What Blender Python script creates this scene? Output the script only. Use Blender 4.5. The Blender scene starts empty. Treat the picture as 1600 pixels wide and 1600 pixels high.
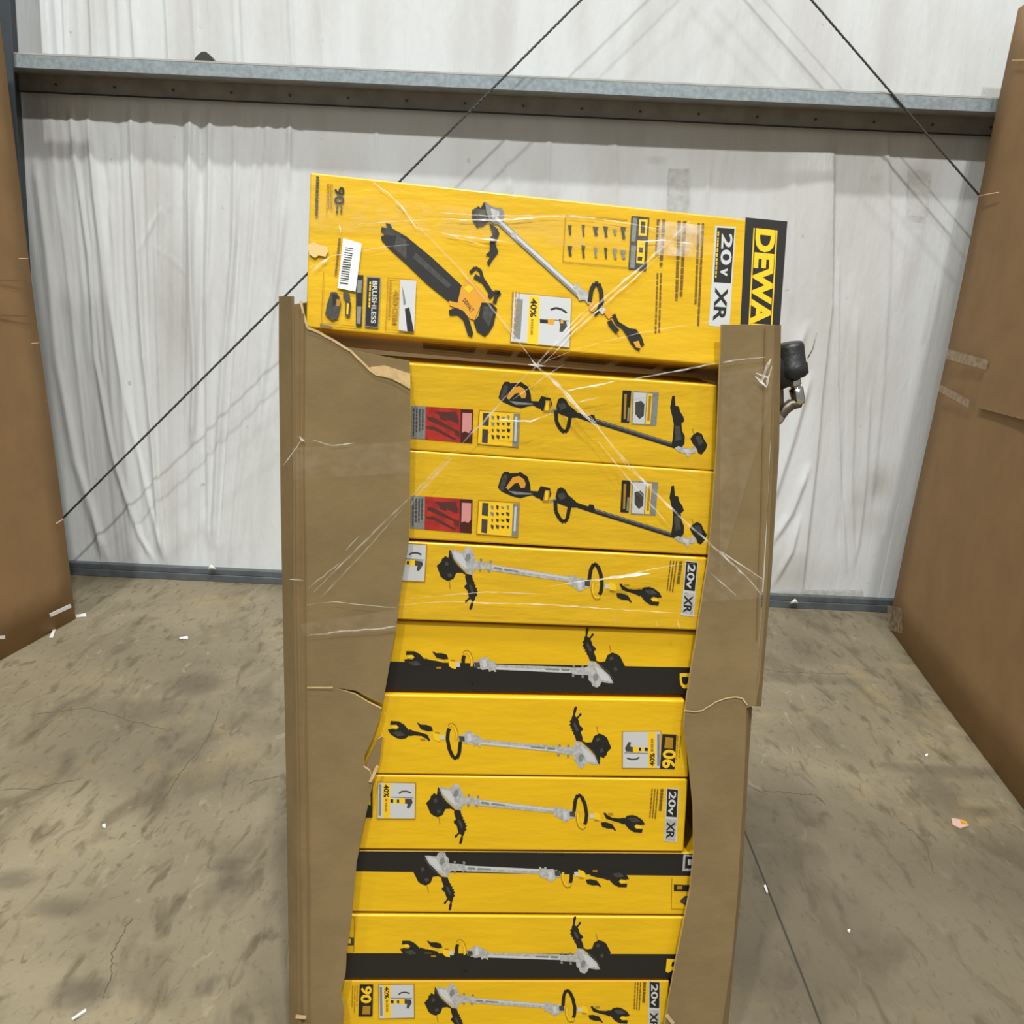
import bpy, bmesh, math, random
import numpy as np
from mathutils import Vector, Matrix
from mathutils.geometry import delaunay_2d_cdt
random.seed(7); rng = np.random.default_rng(11)
scn = bpy.context.scene; COL = scn.collection

# ------------------------------------------------------------ camera
F_PX = 1600.0; PITCH = math.radians(12.7); ROLL = math.radians(2.63); CAM = Vector((0, 0, 1.65))
FW = Vector((0, math.cos(PITCH), -math.sin(PITCH))); R0 = Vector((1, 0, 0)); U0 = R0.cross(FW)
RT = R0 * math.cos(ROLL) + U0 * math.sin(ROLL); UP = U0 * math.cos(ROLL) - R0 * math.sin(ROLL)
cd = bpy.data.cameras.new('camera'); cam = bpy.data.objects.new('camera', cd); COL.objects.link(cam)
cd.sensor_width = 36; cd.lens = 36 * F_PX / 1600; cd.clip_start = .05; cd.clip_end = 100
m = Matrix((RT, UP, -FW)).transposed().to_4x4(); m.translation = CAM; cam.matrix_world = m
scn.camera = cam

# ------------------------------------------------------------ light
scn.view_settings.view_transform = 'Standard'; scn.view_settings.look = 'None'
scn.view_settings.gamma = 1; scn.view_settings.use_curve_mapping = False
scn.view_settings.exposure = 0.3
w = bpy.data.worlds.new('warehouse_ambient'); scn.world = w; w.use_nodes = True
w.node_tree.nodes['Background'].inputs[0].default_value = (.96, 1, 1, 1)
w.node_tree.nodes['Background'].inputs[1].default_value = .265
def lamp(x, y, z, size, watts, col=(1, .99, .96)):
    l = bpy.data.lights.new('high_bay_light', 'AREA'); l.shape = 'DISK'; l.size = size; l.energy = watts; l.color = col
    o = bpy.data.objects.new('high_bay_light', l); COL.objects.link(o); o.location = (x, y, z)
lamp(-3.6, -.9, 14.0, .6, 470)
lamp(1.0, -.9, 14.0, .6, 380)
lamp(4.4, -.9, 14.0, .6, 370)
lamp(-3.6, -6.6, 14.0, .6, 1000)
lamp(1.8, -6.6, 14.0, .6, 1330)

# ------------------------------------------------------------ projection helpers (photo pixel -> ray)
def ray(px, py): return (FW + RT * ((px - 800) / F_PX) + UP * ((800 - py) / F_PX))
class Plane:
    def __init__(s, p, n): s.p = Vector(p); s.n = Vector(n).normalized()
    def at(s, px, py, lift=0.0):
        d = ray(px, py); q = s.p - s.n * 0 + s.n * lift
        return CAM + d * ((q - CAM).dot(s.n) / d.dot(s.n))
WALL_Y = 5.33
floor_pl = Plane((0, 0, 0), (0, 0, 1)); wall_pl = Plane((0, WALL_Y, 0), (0, -1, 0))

# ------------------------------------------------------------ materials
def lin(c):
    return tuple(((v / 255) / 12.92 if v / 255 <= .04045 else (((v / 255) + .055) / 1.055) ** 2.4) for v in c) + (1,)
def mat(name, rgb, rough=.6, metal=0, noise=.0, nscale=20, bump=0, bscale=60, spec=.5, stretch=(1, 1, 1), rgb2=None, coat=0):
    m = bpy.data.materials.new(name); m.use_nodes = True; nt = m.node_tree; N = nt.nodes; L = nt.links
    b = N['Principled BSDF']; c = lin(rgb)
    b.inputs['Base Color'].default_value = c; b.inputs['Roughness'].default_value = rough
    b.inputs['Metallic'].default_value = metal; b.inputs['Specular IOR Level'].default_value = spec
    b.inputs['Coat Weight'].default_value = coat; b.inputs['Coat Roughness'].default_value = .15
    if noise or bump:
        tc = N.new('ShaderNodeTexCoord'); mp = N.new('ShaderNodeMapping'); mp.inputs['Scale'].default_value = stretch
        L.new(tc.outputs['Object'], mp.inputs[0])
    if noise:
        nz = N.new('ShaderNodeTexNoise'); nz.inputs['Scale'].default_value = nscale; nz.inputs['Detail'].default_value = 6
        L.new(mp.outputs[0], nz.inputs[0])
        mx = N.new('ShaderNodeMix'); mx.data_type = 'RGBA'
        c2 = lin(rgb2) if rgb2 else tuple(v * (1 - noise) for v in c[:3]) + (1,)
        mx.inputs[6].default_value = c2; mx.inputs[7].default_value = c if rgb2 else tuple(min(1, v * (1 + noise * .6)) for v in c[:3]) + (1,)
        cr = N.new('ShaderNodeMapRange'); cr.inputs[1].default_value = .35; cr.inputs[2].default_value = .65
        L.new(nz.outputs[0], cr.inputs[0]); L.new(cr.outputs[0], mx.inputs[0]); L.new(mx.outputs[2], b.inputs['Base Color'])
    if bump:
        nb = N.new('ShaderNodeTexNoise'); nb.inputs['Scale'].default_value = bscale; nb.inputs['Detail'].default_value = 5
        L.new(mp.outputs[0], nb.inputs[0]); bp = N.new('ShaderNodeBump'); bp.inputs['Strength'].default_value = bump
        bp.inputs['Distance'].default_value = .01; L.new(nb.outputs[0], bp.inputs['Height']); L.new(bp.outputs[0], b.inputs['Normal'])
    return m
CARD = mat('kraft_cardboard', (133, 113, 79), .85, noise=.10, nscale=9, bump=.12, bscale=25, spec=.2)
CARD2 = mat('kraft_cardboard_warm', (152, 121, 84), .85, noise=.08, nscale=5, bump=.12, bscale=20, spec=.2)
CARDL = mat('torn_cardboard_edge', (205, 178, 132), .9, noise=.15, nscale=80, spec=.1)
CARDD = mat('cardboard_crease', (128, 102, 68), .9, spec=.1)
YEL = mat('printed_yellow_board', (226, 180, 18), .42, noise=.05, nscale=6, bump=.10, bscale=14, stretch=(1, 1, 4), spec=.4)
YELT = mat('printed_yellow_board_filmed', (218, 174, 26), .30, noise=.06, nscale=7, bump=.22, bscale=9, stretch=(1, 1, 4), spec=.5)
INK = mat('black_ink', (25, 24, 21), .5)
UND = mat('faint_brown_ink', (186, 142, 22), .5)
PNP = mat('pale_pink_paper', (206, 170, 158), .6)
INKD = mat('dark_grey_ink', (66, 64, 60), .45, noise=.25, nscale=150)
SIL = mat('silver_ink', (176, 176, 174), .45, noise=.22, nscale=160)
SILL = mat('pale_grey_ink', (196, 198, 198), .45)
SILD = mat('mid_grey_ink', (128, 130, 128), .45, noise=.15, nscale=200)
ORG = mat('orange_ink', (214, 152, 34), .45)
YBR = mat('bright_yellow_ink', (242, 196, 30), .4)
OCH = mat('ochre_ink', (168, 124, 22), .5)
OCHD = mat('dark_ochre_ink', (112, 84, 26), .5)
RED = mat('red_ink', (170, 44, 36), .4, noise=.25, nscale=60)
MAR = mat('maroon_ink', (72, 26, 22), .4)
PNK = mat('pink_ink', (205, 140, 138), .4)
WHT = mat('white_paper', (232, 232, 230), .5)
RUB = mat('black_rubber', (34, 35, 36), .45, bump=.2, bscale=80)
CHR = mat('chrome', (205, 203, 198), .18, metal=1)
STL = mat('worn_steel', (112, 104, 94), .42, metal=.8, noise=.3, nscale=60)
CBL = mat('wire_rope', (78, 78, 76), .5, metal=.5)
GALV = mat('galvanised_steel', (158, 170, 176), .45, metal=.35, noise=.18, nscale=45, spec=.4)
GALD = mat('dull_galvanised_steel', (150, 148, 142), .6, metal=.2, noise=.15, nscale=12)
BASE = mat('painted_base_channel', (96, 102, 106), .5, metal=.3, noise=.2, nscale=14)
COLM = mat('dark_steel_paint', (66, 74, 80), .5, metal=.2)
CRK = mat('concrete_crack', (88, 79, 62), .95)
JNT = mat('saw_cut_joint', (62, 60, 54), .95)
PLA = mat('white_plastic', (225, 225, 220), .35)

# translucent stretch film
def film_mat(name, alpha, tint=(235, 232, 225), rough=.2):
    m = bpy.data.materials.new(name); m.use_nodes = True; nt = m.node_tree; N = nt.nodes; L = nt.links
    for n in list(N): N.remove(n)
    o = N.new('ShaderNodeOutputMaterial'); t = N.new('ShaderNodeBsdfTransparent'); p = N.new('ShaderNodeBsdfPrincipled')
    p.inputs['Base Color'].default_value = lin(tint); p.inputs['Roughness'].default_value = rough
    x = N.new('ShaderNodeMixShader'); tc = N.new('ShaderNodeTexCoord'); nz = N.new('ShaderNodeTexNoise')
    nz.inputs['Scale'].default_value = 40; nz.inputs['Detail'].default_value = 4
    mr = N.new('ShaderNodeMapRange'); mr.inputs[1].default_value = .38; mr.inputs[2].default_value = .62
    mr.inputs[3].default_value = alpha * .35; mr.inputs[4].default_value = min(1, alpha * 1.5)
    L.new(tc.outputs['Object'], nz.inputs[0]); L.new(nz.outputs[0], mr.inputs[0]); L.new(mr.outputs[0], x.inputs[0])
    L.new(t.outputs[0], x.inputs[1]); L.new(p.outputs[0], x.inputs[2]); L.new(x.outputs[0], o.inputs[0])
    return m
FILM = film_mat('stretch_film_wrinkle', .34)
FILMB = film_mat('stretch_film_wrinkle_and_highlight', .62)
FILMS = film_mat('stretch_film_sheet', .05, (225, 215, 195), .25)
TAPE = film_mat('clear_brown_tape', .35, (178, 155, 122), .25)

# ------------------------------------------------------------ object helpers
def link(name, me, mats, parent=None):
    o = bpy.data.objects.new(name, me); COL.objects.link(o)
    for mm in (mats if isinstance(mats, (list, tuple)) else [mats]): me.materials.append(mm)
    if parent: o.parent = parent; o.matrix_parent_inverse = parent.matrix_world.inverted()
    return o
def thing(name, label, cat, loc=(0, 0, 0), group=None):
    o = bpy.data.objects.new(name, None); COL.objects.link(o); o.location = loc; o.empty_display_size = .05
    o.matrix_world = Matrix.Translation(loc)
    o['label'] = label; o['category'] = cat
    if group: o['group'] = group
    return o
def tag(o, label, cat, group=None):
    o['label'] = label; o['category'] = cat
    if group: o['group'] = group
    return o
def struct(o): o['kind'] = 'structure'; return o
def tess(pts):
    # robust triangulation of a planar, possibly concave outline
    pts = [Vector(p) for p in pts]; n = Vector((0, 0, 0))
    for i in range(len(pts)):
        n += (pts[i] - pts[0]).cross(pts[(i + 1) % len(pts)] - pts[0])
    n.normalize(); a = n.orthogonal().normalized(); b = n.cross(a); S_ = 1000.0; o = pts[0]
    p2 = [Vector(((p - o).dot(a) * S_, (p - o).dot(b) * S_)) for p in pts]
    vo, eo, fo_, ov, oe, of = delaunay_2d_cdt(p2, [], [list(range(len(pts)))], 1, 1e-5)
    return [o + a * (v.x / S_) + b * (v.y / S_) for v in vo], [list(f) for f in fo_], [(x[0] if x else None) for x in ov]
class Mesh:
    def __init__(s): s.bm = bmesh.new(); s.mats = []
    def mi(s, m):
        if m not in s.mats: s.mats.append(m)
        return s.mats.index(m)
    def poly(s, pts, m):
        k = s.mi(m)
        if len(pts) <= 3: s.bm.faces.new([s.bm.verts.new(p) for p in pts]).material_index = k; return
        V, Fs, _ = tess(pts); vs = [s.bm.verts.new(p) for p in V]
        for f in Fs: s.bm.faces.new([vs[i] for i in f]).material_index = k
    def prism(s, pts, off, m, m_side=None):
        """outline pts (front), extruded by vector off (back)"""
        k = s.mi(m); ks = s.mi(m_side or m); n = len(pts)
        if n > 4:
            V, Fs, src = tess(pts); A = [s.bm.verts.new(p) for p in V]; B_ = [s.bm.verts.new(p + off) for p in V]
            idx = {q: i for i, q in enumerate(src) if q is not None}; near = [idx[i] if i in idx else min(range(len(V)), key=lambda j: (V[j] - pts[i]).length) for i in range(n)]
            for f in Fs:
                s.bm.faces.new([A[i] for i in f]).material_index = k; s.bm.faces.new([B_[i] for i in f[::-1]]).material_index = k
            a = [A[i] for i in near]; b = [B_[i] for i in near]
        else:
            a = [s.bm.verts.new(p) for p in pts]; b = [s.bm.verts.new(p + off) for p in pts]
            s.bm.faces.new(a).material_index = k; s.bm.faces.new(b[::-1]).material_index = k
        for i in range(n):
            if a[i] is a[(i + 1) % n]: continue
            try: f = s.bm.faces.new([a[(i + 1) % n], a[i], b[i], b[(i + 1) % n]]); f.material_index = ks
            except ValueError: pass
    def box(s, c0, c1, m):
        x0, y0, z0 = c0; x1, y1, z1 = c1
        s.prism([Vector(p) for p in ((x0, y0, z0), (x1, y0, z0), (x1, y0, z1), (x0, y0, z1))], Vector((0, y1 - y0, 0)), m)
    def tube(s, pts, r, m, seg=12, twist=0):
        k = s.mi(m); rings = []; n = len(pts); pts = [Vector(p) for p in pts]
        rr = r if isinstance(r, (list, tuple)) else [r] * n
        for i, p in enumerate(pts):
            t = (pts[min(n - 1, i + 1)] - pts[max(0, i - 1)]).normalized()
            a = t.orthogonal().normalized(); 
            if i: a = (pa - t * pa.dot(t)).normalized()
            pa = a; b = t.cross(a)
            rings.append([s.bm.verts.new(p + (a * math.cos(q) + b * math.sin(q)) * rr[i]) for q in [2 * math.pi * j / seg for j in range(seg)]])
        for i in range(n - 1):
            for j in range(seg):
                f = s.bm.faces.new([rings[i][j], rings[i][(j + 1) % seg], rings[i + 1][(j + 1) % seg], rings[i + 1][j]]); f.material_index = k; f.smooth = True
        for rg in (rings[0][::-1], rings[-1]):
            f = s.bm.faces.new(rg); f.material_index = k
    def build(s, name, parent=None):
        bmesh.ops.recalc_face_normals(s.bm, faces=s.bm.faces[:])
        me = bpy.data.meshes.new(name); s.bm.to_mesh(me); s.bm.free()
        return link(name, me, s.mats, parent)
def bevel(o, w=.004, seg=2):
    b = o.modifiers.new('bevel', 'BEVEL'); b.width = w; b.segments = seg; b.limit_method = 'ANGLE'; return o

# ============================================================ FLOOR
def floor_material():
    m = bpy.data.materials.new('stained_concrete'); m.use_nodes = True; nt = m.node_tree; N = nt.nodes; L = nt.links
    b = N['Principled BSDF']; b.inputs['Specular IOR Level'].default_value = .35
    g = N.new('ShaderNodeNewGeometry'); at = N.new('ShaderNodeAttribute'); at.attribute_name = 'stain_shade'
    def noise(sc, det=8, rot=0, st=(1, 1, 1), dist=0):
        mp = N.new('ShaderNodeMapping'); mp.inputs['Scale'].default_value = st; mp.inputs['Rotation'].default_value = (0, 0, rot)
        L.new(g.outputs['Position'], mp.inputs[0]); n = N.new('ShaderNodeTexNoise'); n.inputs['Scale'].default_value = sc
        n.inputs['Detail'].default_value = det; n.inputs['Distortion'].default_value = dist; L.new(mp.outputs[0], n.inputs[0]); return n.outputs[0]
    def rng_(x, a, b_, c=0, d=1):
        r = N.new('ShaderNodeMapRange'); r.inputs[1].default_value = a; r.inputs[2].default_value = b_; r.inputs[3].default_value = c; r.inputs[4].default_value = d
        L.new(x, r.inputs[0]); return r.outputs[0]
    def mix(f, a, b_, mode='MIX'):
        x = N.new('ShaderNodeMix'); x.data_type = 'RGBA'; x.blend_type = mode
        for s, v in ((0, f), (6, a), (7, b_)):
            if isinstance(v, (tuple, float)): x.inputs[s].default_value = v
            else: L.new(v, x.inputs[s])
        return x.outputs[2]
    c = mix(rng_(noise(1.3, 7, dist=.4), .35, .65), lin((116, 107, 86)), lin((142, 132, 108)))
    c = mix(rng_(noise(3.0, 8, .35, (2.0, .8, 1), .9), .53, .70, 0, .7), c, lin((94, 85, 66)))
    c = mix(rng_(noise(7.5, 9, .25, (2.6, .8, 1), .8), .56, .70, 0, .75), c, lin((90, 80, 60)))
    c = mix(rng_(noise(2.3, 6, 2.2, (1, 1, 1), 1.5), .60, .72, 0, .45), c, lin((156, 140, 100)))
    c = mix(rng_(noise(16, 8, .3, (2.5, .7, 1), 1.0), .60, .70, 0, .5), c, lin((84, 74, 56)))
    c = mix(rng_(noise(10, 8, .4, (2.2, .8, 1), 1.2), .63, .72, 0, .4), c, lin((168, 158, 132)))
    c = mix(rng_(noise(34, 6), .60, .75, 0, .5), c, lin((84, 76, 60)))
    c = mix(rng_(noise(160, 3), .3, .7, 0, .10), c, lin((90, 84, 72)))
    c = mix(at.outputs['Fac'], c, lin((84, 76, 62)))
    L.new(c, b.inputs['Base Color']); L.new(rng_(noise(5, 6), .3, .7, .45, .75), b.inputs['Roughness'])
    bp = N.new('ShaderNodeBump'); bp.inputs['Strength'].default_value = .4; bp.inputs['Distance'].default_value = .006
    L.new(noise(24, 8, .3, (2, .8, 1)), bp.inputs['Height']); L.new(bp.outputs[0], b.inputs['Normal'])
    return m
nx, ny = 300, 280
X = np.linspace(-6, 6, nx); Y = np.linspace(-4, WALL_Y + .1, ny); GX, GY = np.meshgrid(X, Y)
def grid_mesh(name, P, nx, ny):
    me = bpy.data.meshes.new(name); idx = np.arange(nx * ny).reshape(ny, nx)
    q = np.stack([idx[:-1, :-1], idx[:-1, 1:], idx[1:, 1:], idx[1:, :-1]], -1).reshape(-1, 4)
    me.from_pydata(P.reshape(-1, 3).tolist(), [], q.tolist()); me.polygons.foreach_set('use_smooth', [True] * len(me.polygons)); return me
me = grid_mesh('floor', np.stack([GX, GY, np.zeros_like(GX)], -1), nx, ny)
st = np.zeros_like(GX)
# shaped stains, plus broad shade painted on the front-right floor (photo pixel centre, radii in metres, strength)
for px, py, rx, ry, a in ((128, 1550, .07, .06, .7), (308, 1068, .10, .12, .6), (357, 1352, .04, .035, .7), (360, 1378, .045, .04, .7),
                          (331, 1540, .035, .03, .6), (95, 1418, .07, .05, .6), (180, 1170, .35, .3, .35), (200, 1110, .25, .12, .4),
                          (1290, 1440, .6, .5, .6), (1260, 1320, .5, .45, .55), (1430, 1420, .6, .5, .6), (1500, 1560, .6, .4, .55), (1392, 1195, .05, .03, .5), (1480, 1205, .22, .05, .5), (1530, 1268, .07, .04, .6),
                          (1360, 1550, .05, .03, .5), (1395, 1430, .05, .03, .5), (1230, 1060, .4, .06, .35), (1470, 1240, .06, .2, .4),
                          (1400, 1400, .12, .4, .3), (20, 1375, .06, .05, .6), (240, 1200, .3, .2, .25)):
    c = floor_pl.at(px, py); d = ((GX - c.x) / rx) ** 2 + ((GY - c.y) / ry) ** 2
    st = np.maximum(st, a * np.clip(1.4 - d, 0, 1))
ca = me.attributes.new('stain_shade', 'FLOAT', 'POINT'); ca.data.foreach_set('value', st.reshape(-1).astype(np.float32))
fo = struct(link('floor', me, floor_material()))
def floor_line(name, pts, w_, mt, jit=0, z=.0012):
    M = Mesh(); P = []
    for i in range(len(pts) - 1):
        a, b = pts[i], pts[i + 1]; n = 8 if jit else 1
        for k in range(n): P.append((a[0] + (b[0] - a[0]) * k / n + random.uniform(-jit, jit), a[1] + (b[1] - a[1]) * k / n + random.uniform(-jit, jit)))
    P.append(pts[-1]); Q = [floor_pl.at(*p) for p in P]
    for i in range(len(Q) - 1):
        t = (Q[i + 1] - Q[i]).normalized(); s_ = Vector((-t.y, t.x, 0)) * w_ / 2; k0 = .4 if (jit and i % 3 == 0) else 1
        M.poly([Q[i] - s_ * k0 + Vector((0, 0, z)), Q[i + 1] - s_ + Vector((0, 0, z)), Q[i + 1] + s_ + Vector((0, 0, z)), Q[i] + s_ * k0 + Vector((0, 0, z))], mt)
    return struct(M.build(name))
floor_line('trim_5', [(1140, 1235), (1160, 1290), (1182, 1345), (1240, 1490), (1292, 1625)], .005, JNT)
k = 6
for pts in ([(345, 1110), (318, 1165), (280, 1210), (255, 1250)], [(1160, 1225), (1190, 1236), (1250, 1240), (1275, 1243), (1290, 1258)],
            [(1405, 1283), (1425, 1298), (1448, 1320), (1453, 1345), (1460, 1365)], [(205, 1435), (188, 1465), (175, 1490), (173, 1530), (160, 1560)],
            [(385, 1225), (440, 1212)], [(45, 1118), (140, 1105), (200, 1125), (260, 1140)], [(0, 1235), (60, 1232), (130, 1215)], [(1190, 1045), (1250, 1052), (1335, 1055)]):
    floor_line('trim_%d' % k, pts, .0022, CRK, jit=1.8, z=.0008); k += 1

# ============================================================ WALL (quilted vinyl insulation facing)
def wall_material():
    m = bpy.data.materials.new('white_insulation_facing'); m.use_nodes = True; nt = m.node_tree; N = nt.nodes; L = nt.links
    b = N['Principled BSDF']; b.inputs['Roughness'].default_value = .38; b.inputs['Specular IOR Level'].default_value = .45
    g = N.new('ShaderNodeNewGeometry'); at = N.new('ShaderNodeAttribute'); at.attribute_name = 'grime'
    mp = N.new('ShaderNodeMapping'); mp.inputs['Scale'].default_value = (3, 1, .6); L.new(g.outputs['Position'], mp.inputs[0])
    n = N.new('ShaderNodeTexNoise'); n.inputs['Scale'].default_value = 1.8; n.inputs['Detail'].default_value = 8; L.new(mp.outputs[0], n.inputs[0])
    mr = N.new('ShaderNodeMapRange'); mr.inputs[1].default_value = .4; mr.inputs[2].default_value = .7; L.new(n.outputs[0], mr.inputs[0])
    x = N.new('ShaderNodeMix'); x.data_type = 'RGBA'; x.inputs[6].default_value = lin((217, 221, 222)); x.inputs[7].default_value = lin((203, 204, 202)); L.new(mr.outputs[0], x.inputs[0])
    y = N.new('ShaderNodeMix'); y.data_type = 'RGBA'; L.new(at.outputs['Fac'], y.inputs[0]); L.new(x.outputs[2], y.inputs[6]); y.inputs[7].default_value = lin((150, 143, 130))
    n3 = N.new('ShaderNodeTexNoise'); n3.inputs['Scale'].default_value = 22; n3.inputs['Detail'].default_value = 3; L.new(g.outputs['Position'], n3.inputs[0])
    m3 = N.new('ShaderNodeMapRange'); m3.inputs[1].default_value = .72; m3.inputs[2].default_value = .78; m3.inputs[4].default_value = .5; L.new(n3.outputs[0], m3.inputs[0])
    z = N.new('ShaderNodeMix'); z.data_type = 'RGBA'; L.new(m3.outputs[0], z.inputs[0]); L.new(y.outputs[2], z.inputs[6]); z.inputs[7].default_value = lin((150, 148, 144))
    L.new(z.outputs[2], b.inputs['Base Color'])
    mp2 = N.new('ShaderNodeMapping'); mp2.inputs['Scale'].default_value = (5, 1, .8); L.new(g.outputs['Position'], mp2.inputs[0])
    n2 = N.new('ShaderNodeTexNoise'); n2.inputs['Scale'].default_value = 5; n2.inputs['Detail'].default_value = 7; n2.inputs['Distortion'].default_value = .6; L.new(mp2.outputs[0], n2.inputs[0])
    bp = N.new('ShaderNodeBump'); bp.inputs['Strength'].default_value = .35; bp.inputs['Distance'].default_value = .012
    L.new(n2.outputs[0], bp.inputs['Height']); L.new(bp.outputs[0], b.inputs['Normal'])
    return m
nx, nz = 1370, 340
X = np.linspace(-5, 5, nx); Z = np.linspace(0, 5.5, nz); GX, GZ = np.meshgrid(X, Z); D = np.zeros_like(GX)
Z_GIRT = 2.62
def fold(pts, amp, wd, fade=.12):
    global D
    w3 = [wall_pl.at(*p) for p in pts]; w3.sort(key=lambda v: v.z)
    zs = [v.z for v in w3]; xs = [v.x for v in w3]
    xc = np.interp(Z, zs, xs)[:, None]; en = np.clip((Z - zs[0]) / fade + .0, 0, 1) * np.clip((zs[-1] - Z) / fade, 0, 1)
    en = en[:, None]; u = (GX - xc) / wd
    D += 1.2 * amp * en * np.where(u < 0, np.exp(-u * u), np.exp(-(u * 1.8) ** 2))
R_ = random.Random(4)
for i in range(52):                       # fan of folds left of the stack
    t = i / 51; tx = 60 + 420 * t + R_.uniform(-8, 8); bx = 150 + 240 * t + R_.uniform(-10, 10)
    y0 = R_.choice([165, 165, 200, 300]); y1 = R_.choice([885, 885, 880, 700, 600, 500])
    pts = [(tx + (bx - tx) * ((yy - 165) / 720) ** 1.15 + R_.uniform(-2, 2), yy) for yy in np.linspace(y0, y1, 7)]
    fold(pts, R_.choice([-1, 1, 1]) * R_.uniform(.0015, .007), R_.uniform(.010, .026))
for pts, a, wd in (([(110, 165), (120, 260), (140, 400), (150, 560), (180, 720), (220, 840), (245, 882)], .014, .016),
                   ([(136, 165), (148, 300), (175, 500), (200, 640), (235, 790), (262, 882)], .010, .018),
                   ([(55, 240), (75, 400), (90, 560), (120, 720), (170, 880)], .014, .03),
                   ([(205, 160), (208, 260), (215, 370), (222, 500), (240, 700), (255, 880)], .016, .018),
                   ([(298, 165), (297, 300), (300, 450), (305, 600), (300, 700)], .018, .018),
                   ([(330, 165), (326, 400), (325, 600), (325, 860)], .010, .016),
                   ([(368, 170), (366, 380), (350, 560), (342, 700), (335, 860)], .014, .022),
                   ([(455, 170), (453, 240), (452, 300)], .010, .012),
                   ([(285, 165), (285, 500), (290, 830)], -.008, .03), ([(312, 165), (315, 500), (322, 830)], -.010, .022),
                   ([(215, 400), (250, 330), (300, 312)], .006, .012), ([(215, 380), (240, 385), (270, 405), (292, 430)], .009, .012),
                   ([(1385, 185), (1390, 400), (1380, 600), (1360, 800)], .006, .02), ([(1340, 480), (1335, 620), (1330, 760), (1335, 900)], .008, .018),
                   ([(1310, 400), (1308, 600), (1312, 720), (1322, 900)], .010, .014), ([(1360, 600), (1352, 760), (1338, 880)], .008, .014),
                   ([(1325, 500), (1322, 700), (1310, 860)], -.006, .018), ([(1225, 640), (1240, 560), (1262, 500)], .014, .03),
                   ([(1200, 800), (1235, 690), (1265, 580)], .018, .03), ([(1198, 860), (1235, 800), (1265, 720)], .014, .025),
                   ([(1205, 920), (1235, 860), (1250, 800)], .012, .02),
                   ([(790, 200), (800, 330)], .005, .02), ([(1110, 230), (1105, 330)], .006, .02), ([(1240, 250), (1235, 500)], .006, .03),
                   ([(590, 180), (588, 250)], .006, .012), ([(860, 190), (855, 300)], .006, .015), ([(960, 190), (965, 320)], .005, .02),
                   ([(425, 600), (400, 760), (395, 880)], .005, .02)):
    fold(pts, a, wd)
for i in range(30):                       # folds above the girt
    t = R_.random() ** 1.4; tx = 60 + 470 * t
    fold([(tx - 2, -40), (tx + 4 + R_.uniform(-3, 12) * (1 - t), 120)], R_.uniform(.003, .010) * (1.1 - .6 * t), R_.uniform(.010, .022), .05)
for tx in (640, 812, 905, 1040, 1150, 1330, 1450): fold([(tx, -30), (tx - 4, 140)], .003, .02, .05)
# overlapping blanket seam right of the stack: a step
w3 = sorted([wall_pl.at(*p) for p in ((1302, 210), (1300, 330), (1299, 480), (1285, 600), (1275, 720), (1262, 830), (1252, 935))], key=lambda v: v.z)
xc = np.interp(Z, [v.z for v in w3], [v.x for v in w3])[:, None]; u = xc - GX
stp = np.where(u > 0, np.exp(-(u / .22) ** 2), np.exp(-(u / .006) ** 2)) * np.clip((2.36 - Z) / .12, 0, 1)[:, None] * np.clip(Z / .3, 0, 1)[:, None]
D += .030 * stp
D += .004 * np.sin(GX * 2.1 + 1) * np.sin(GZ * 1.7)
D += rng.normal(0, .00025, D.shape)
P = np.stack([GX, WALL_Y - D, GZ], -1); me = grid_mesh('wall_back', P, nx, nz)
gr = np.zeros_like(GX)
for px, py, rx, ry, a in ((270, 480, .13, .45, .45), (250, 330, .10, .3, .3), (270, 560, .1, .2, .3), (1372, 755, .07, .09, .55), (1345, 780, .05, .08, .35), (1360, 815, .12, .08, .25),
                          (1330, 300, .15, .5, .22), (1360, 480, .14, .7, .18), (1300, 260, .05, .2, .3), (1025, 250, .06, .02, .4), (45, 200, .2, .15, .3),
                          (1250, 900, .3, .1, .25), (790, 240, .5, .12, .12), (1100, 240, .5, .12, .15), (1430, 275, .07, .07, .5), (1370, 280, .04, .04, .3)):
    c = wall_pl.at(px, py); d = ((GX - c.x) / rx) ** 2 + ((GZ - c.z) / ry) ** 2; gr = np.maximum(gr, a * np.exp(-d * .9))
at_ = me.attributes.new('grime', 'FLOAT', 'POINT'); at_.data.foreach_set('value', gr.reshape(-1).astype(np.float32))
struct(link('wall_back', me, wall_material()))

# small repair patches of clear tape on the wall
PT = film_mat('clear_repair_tape', .16, (190, 190, 184), .2)
for q, lab in (([(1046, 262), (1078, 263), (1078, 325), (1044, 324)], 'square tape patch on the wall above the top yellow box'),
          ([(1422, 265), (1455, 268), (1450, 338), (1420, 335)], 'wrinkled tape patch high on the wall near right cardboard'),
          ([(1215, 925), (1350, 925), (1350, 938), (1215, 937)], 'long clear tape strip just above the base channel')):
    M = Mesh(); pl = Plane((0, WALL_Y - .034, 0), (0, -1, 0)); M.prism([pl.at(*p) for p in q], Vector((0, .034, 0)), PT); o = M.build('tape_patch')
    tag(o, lab, 'tape', 'tape patches on the wall')

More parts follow.
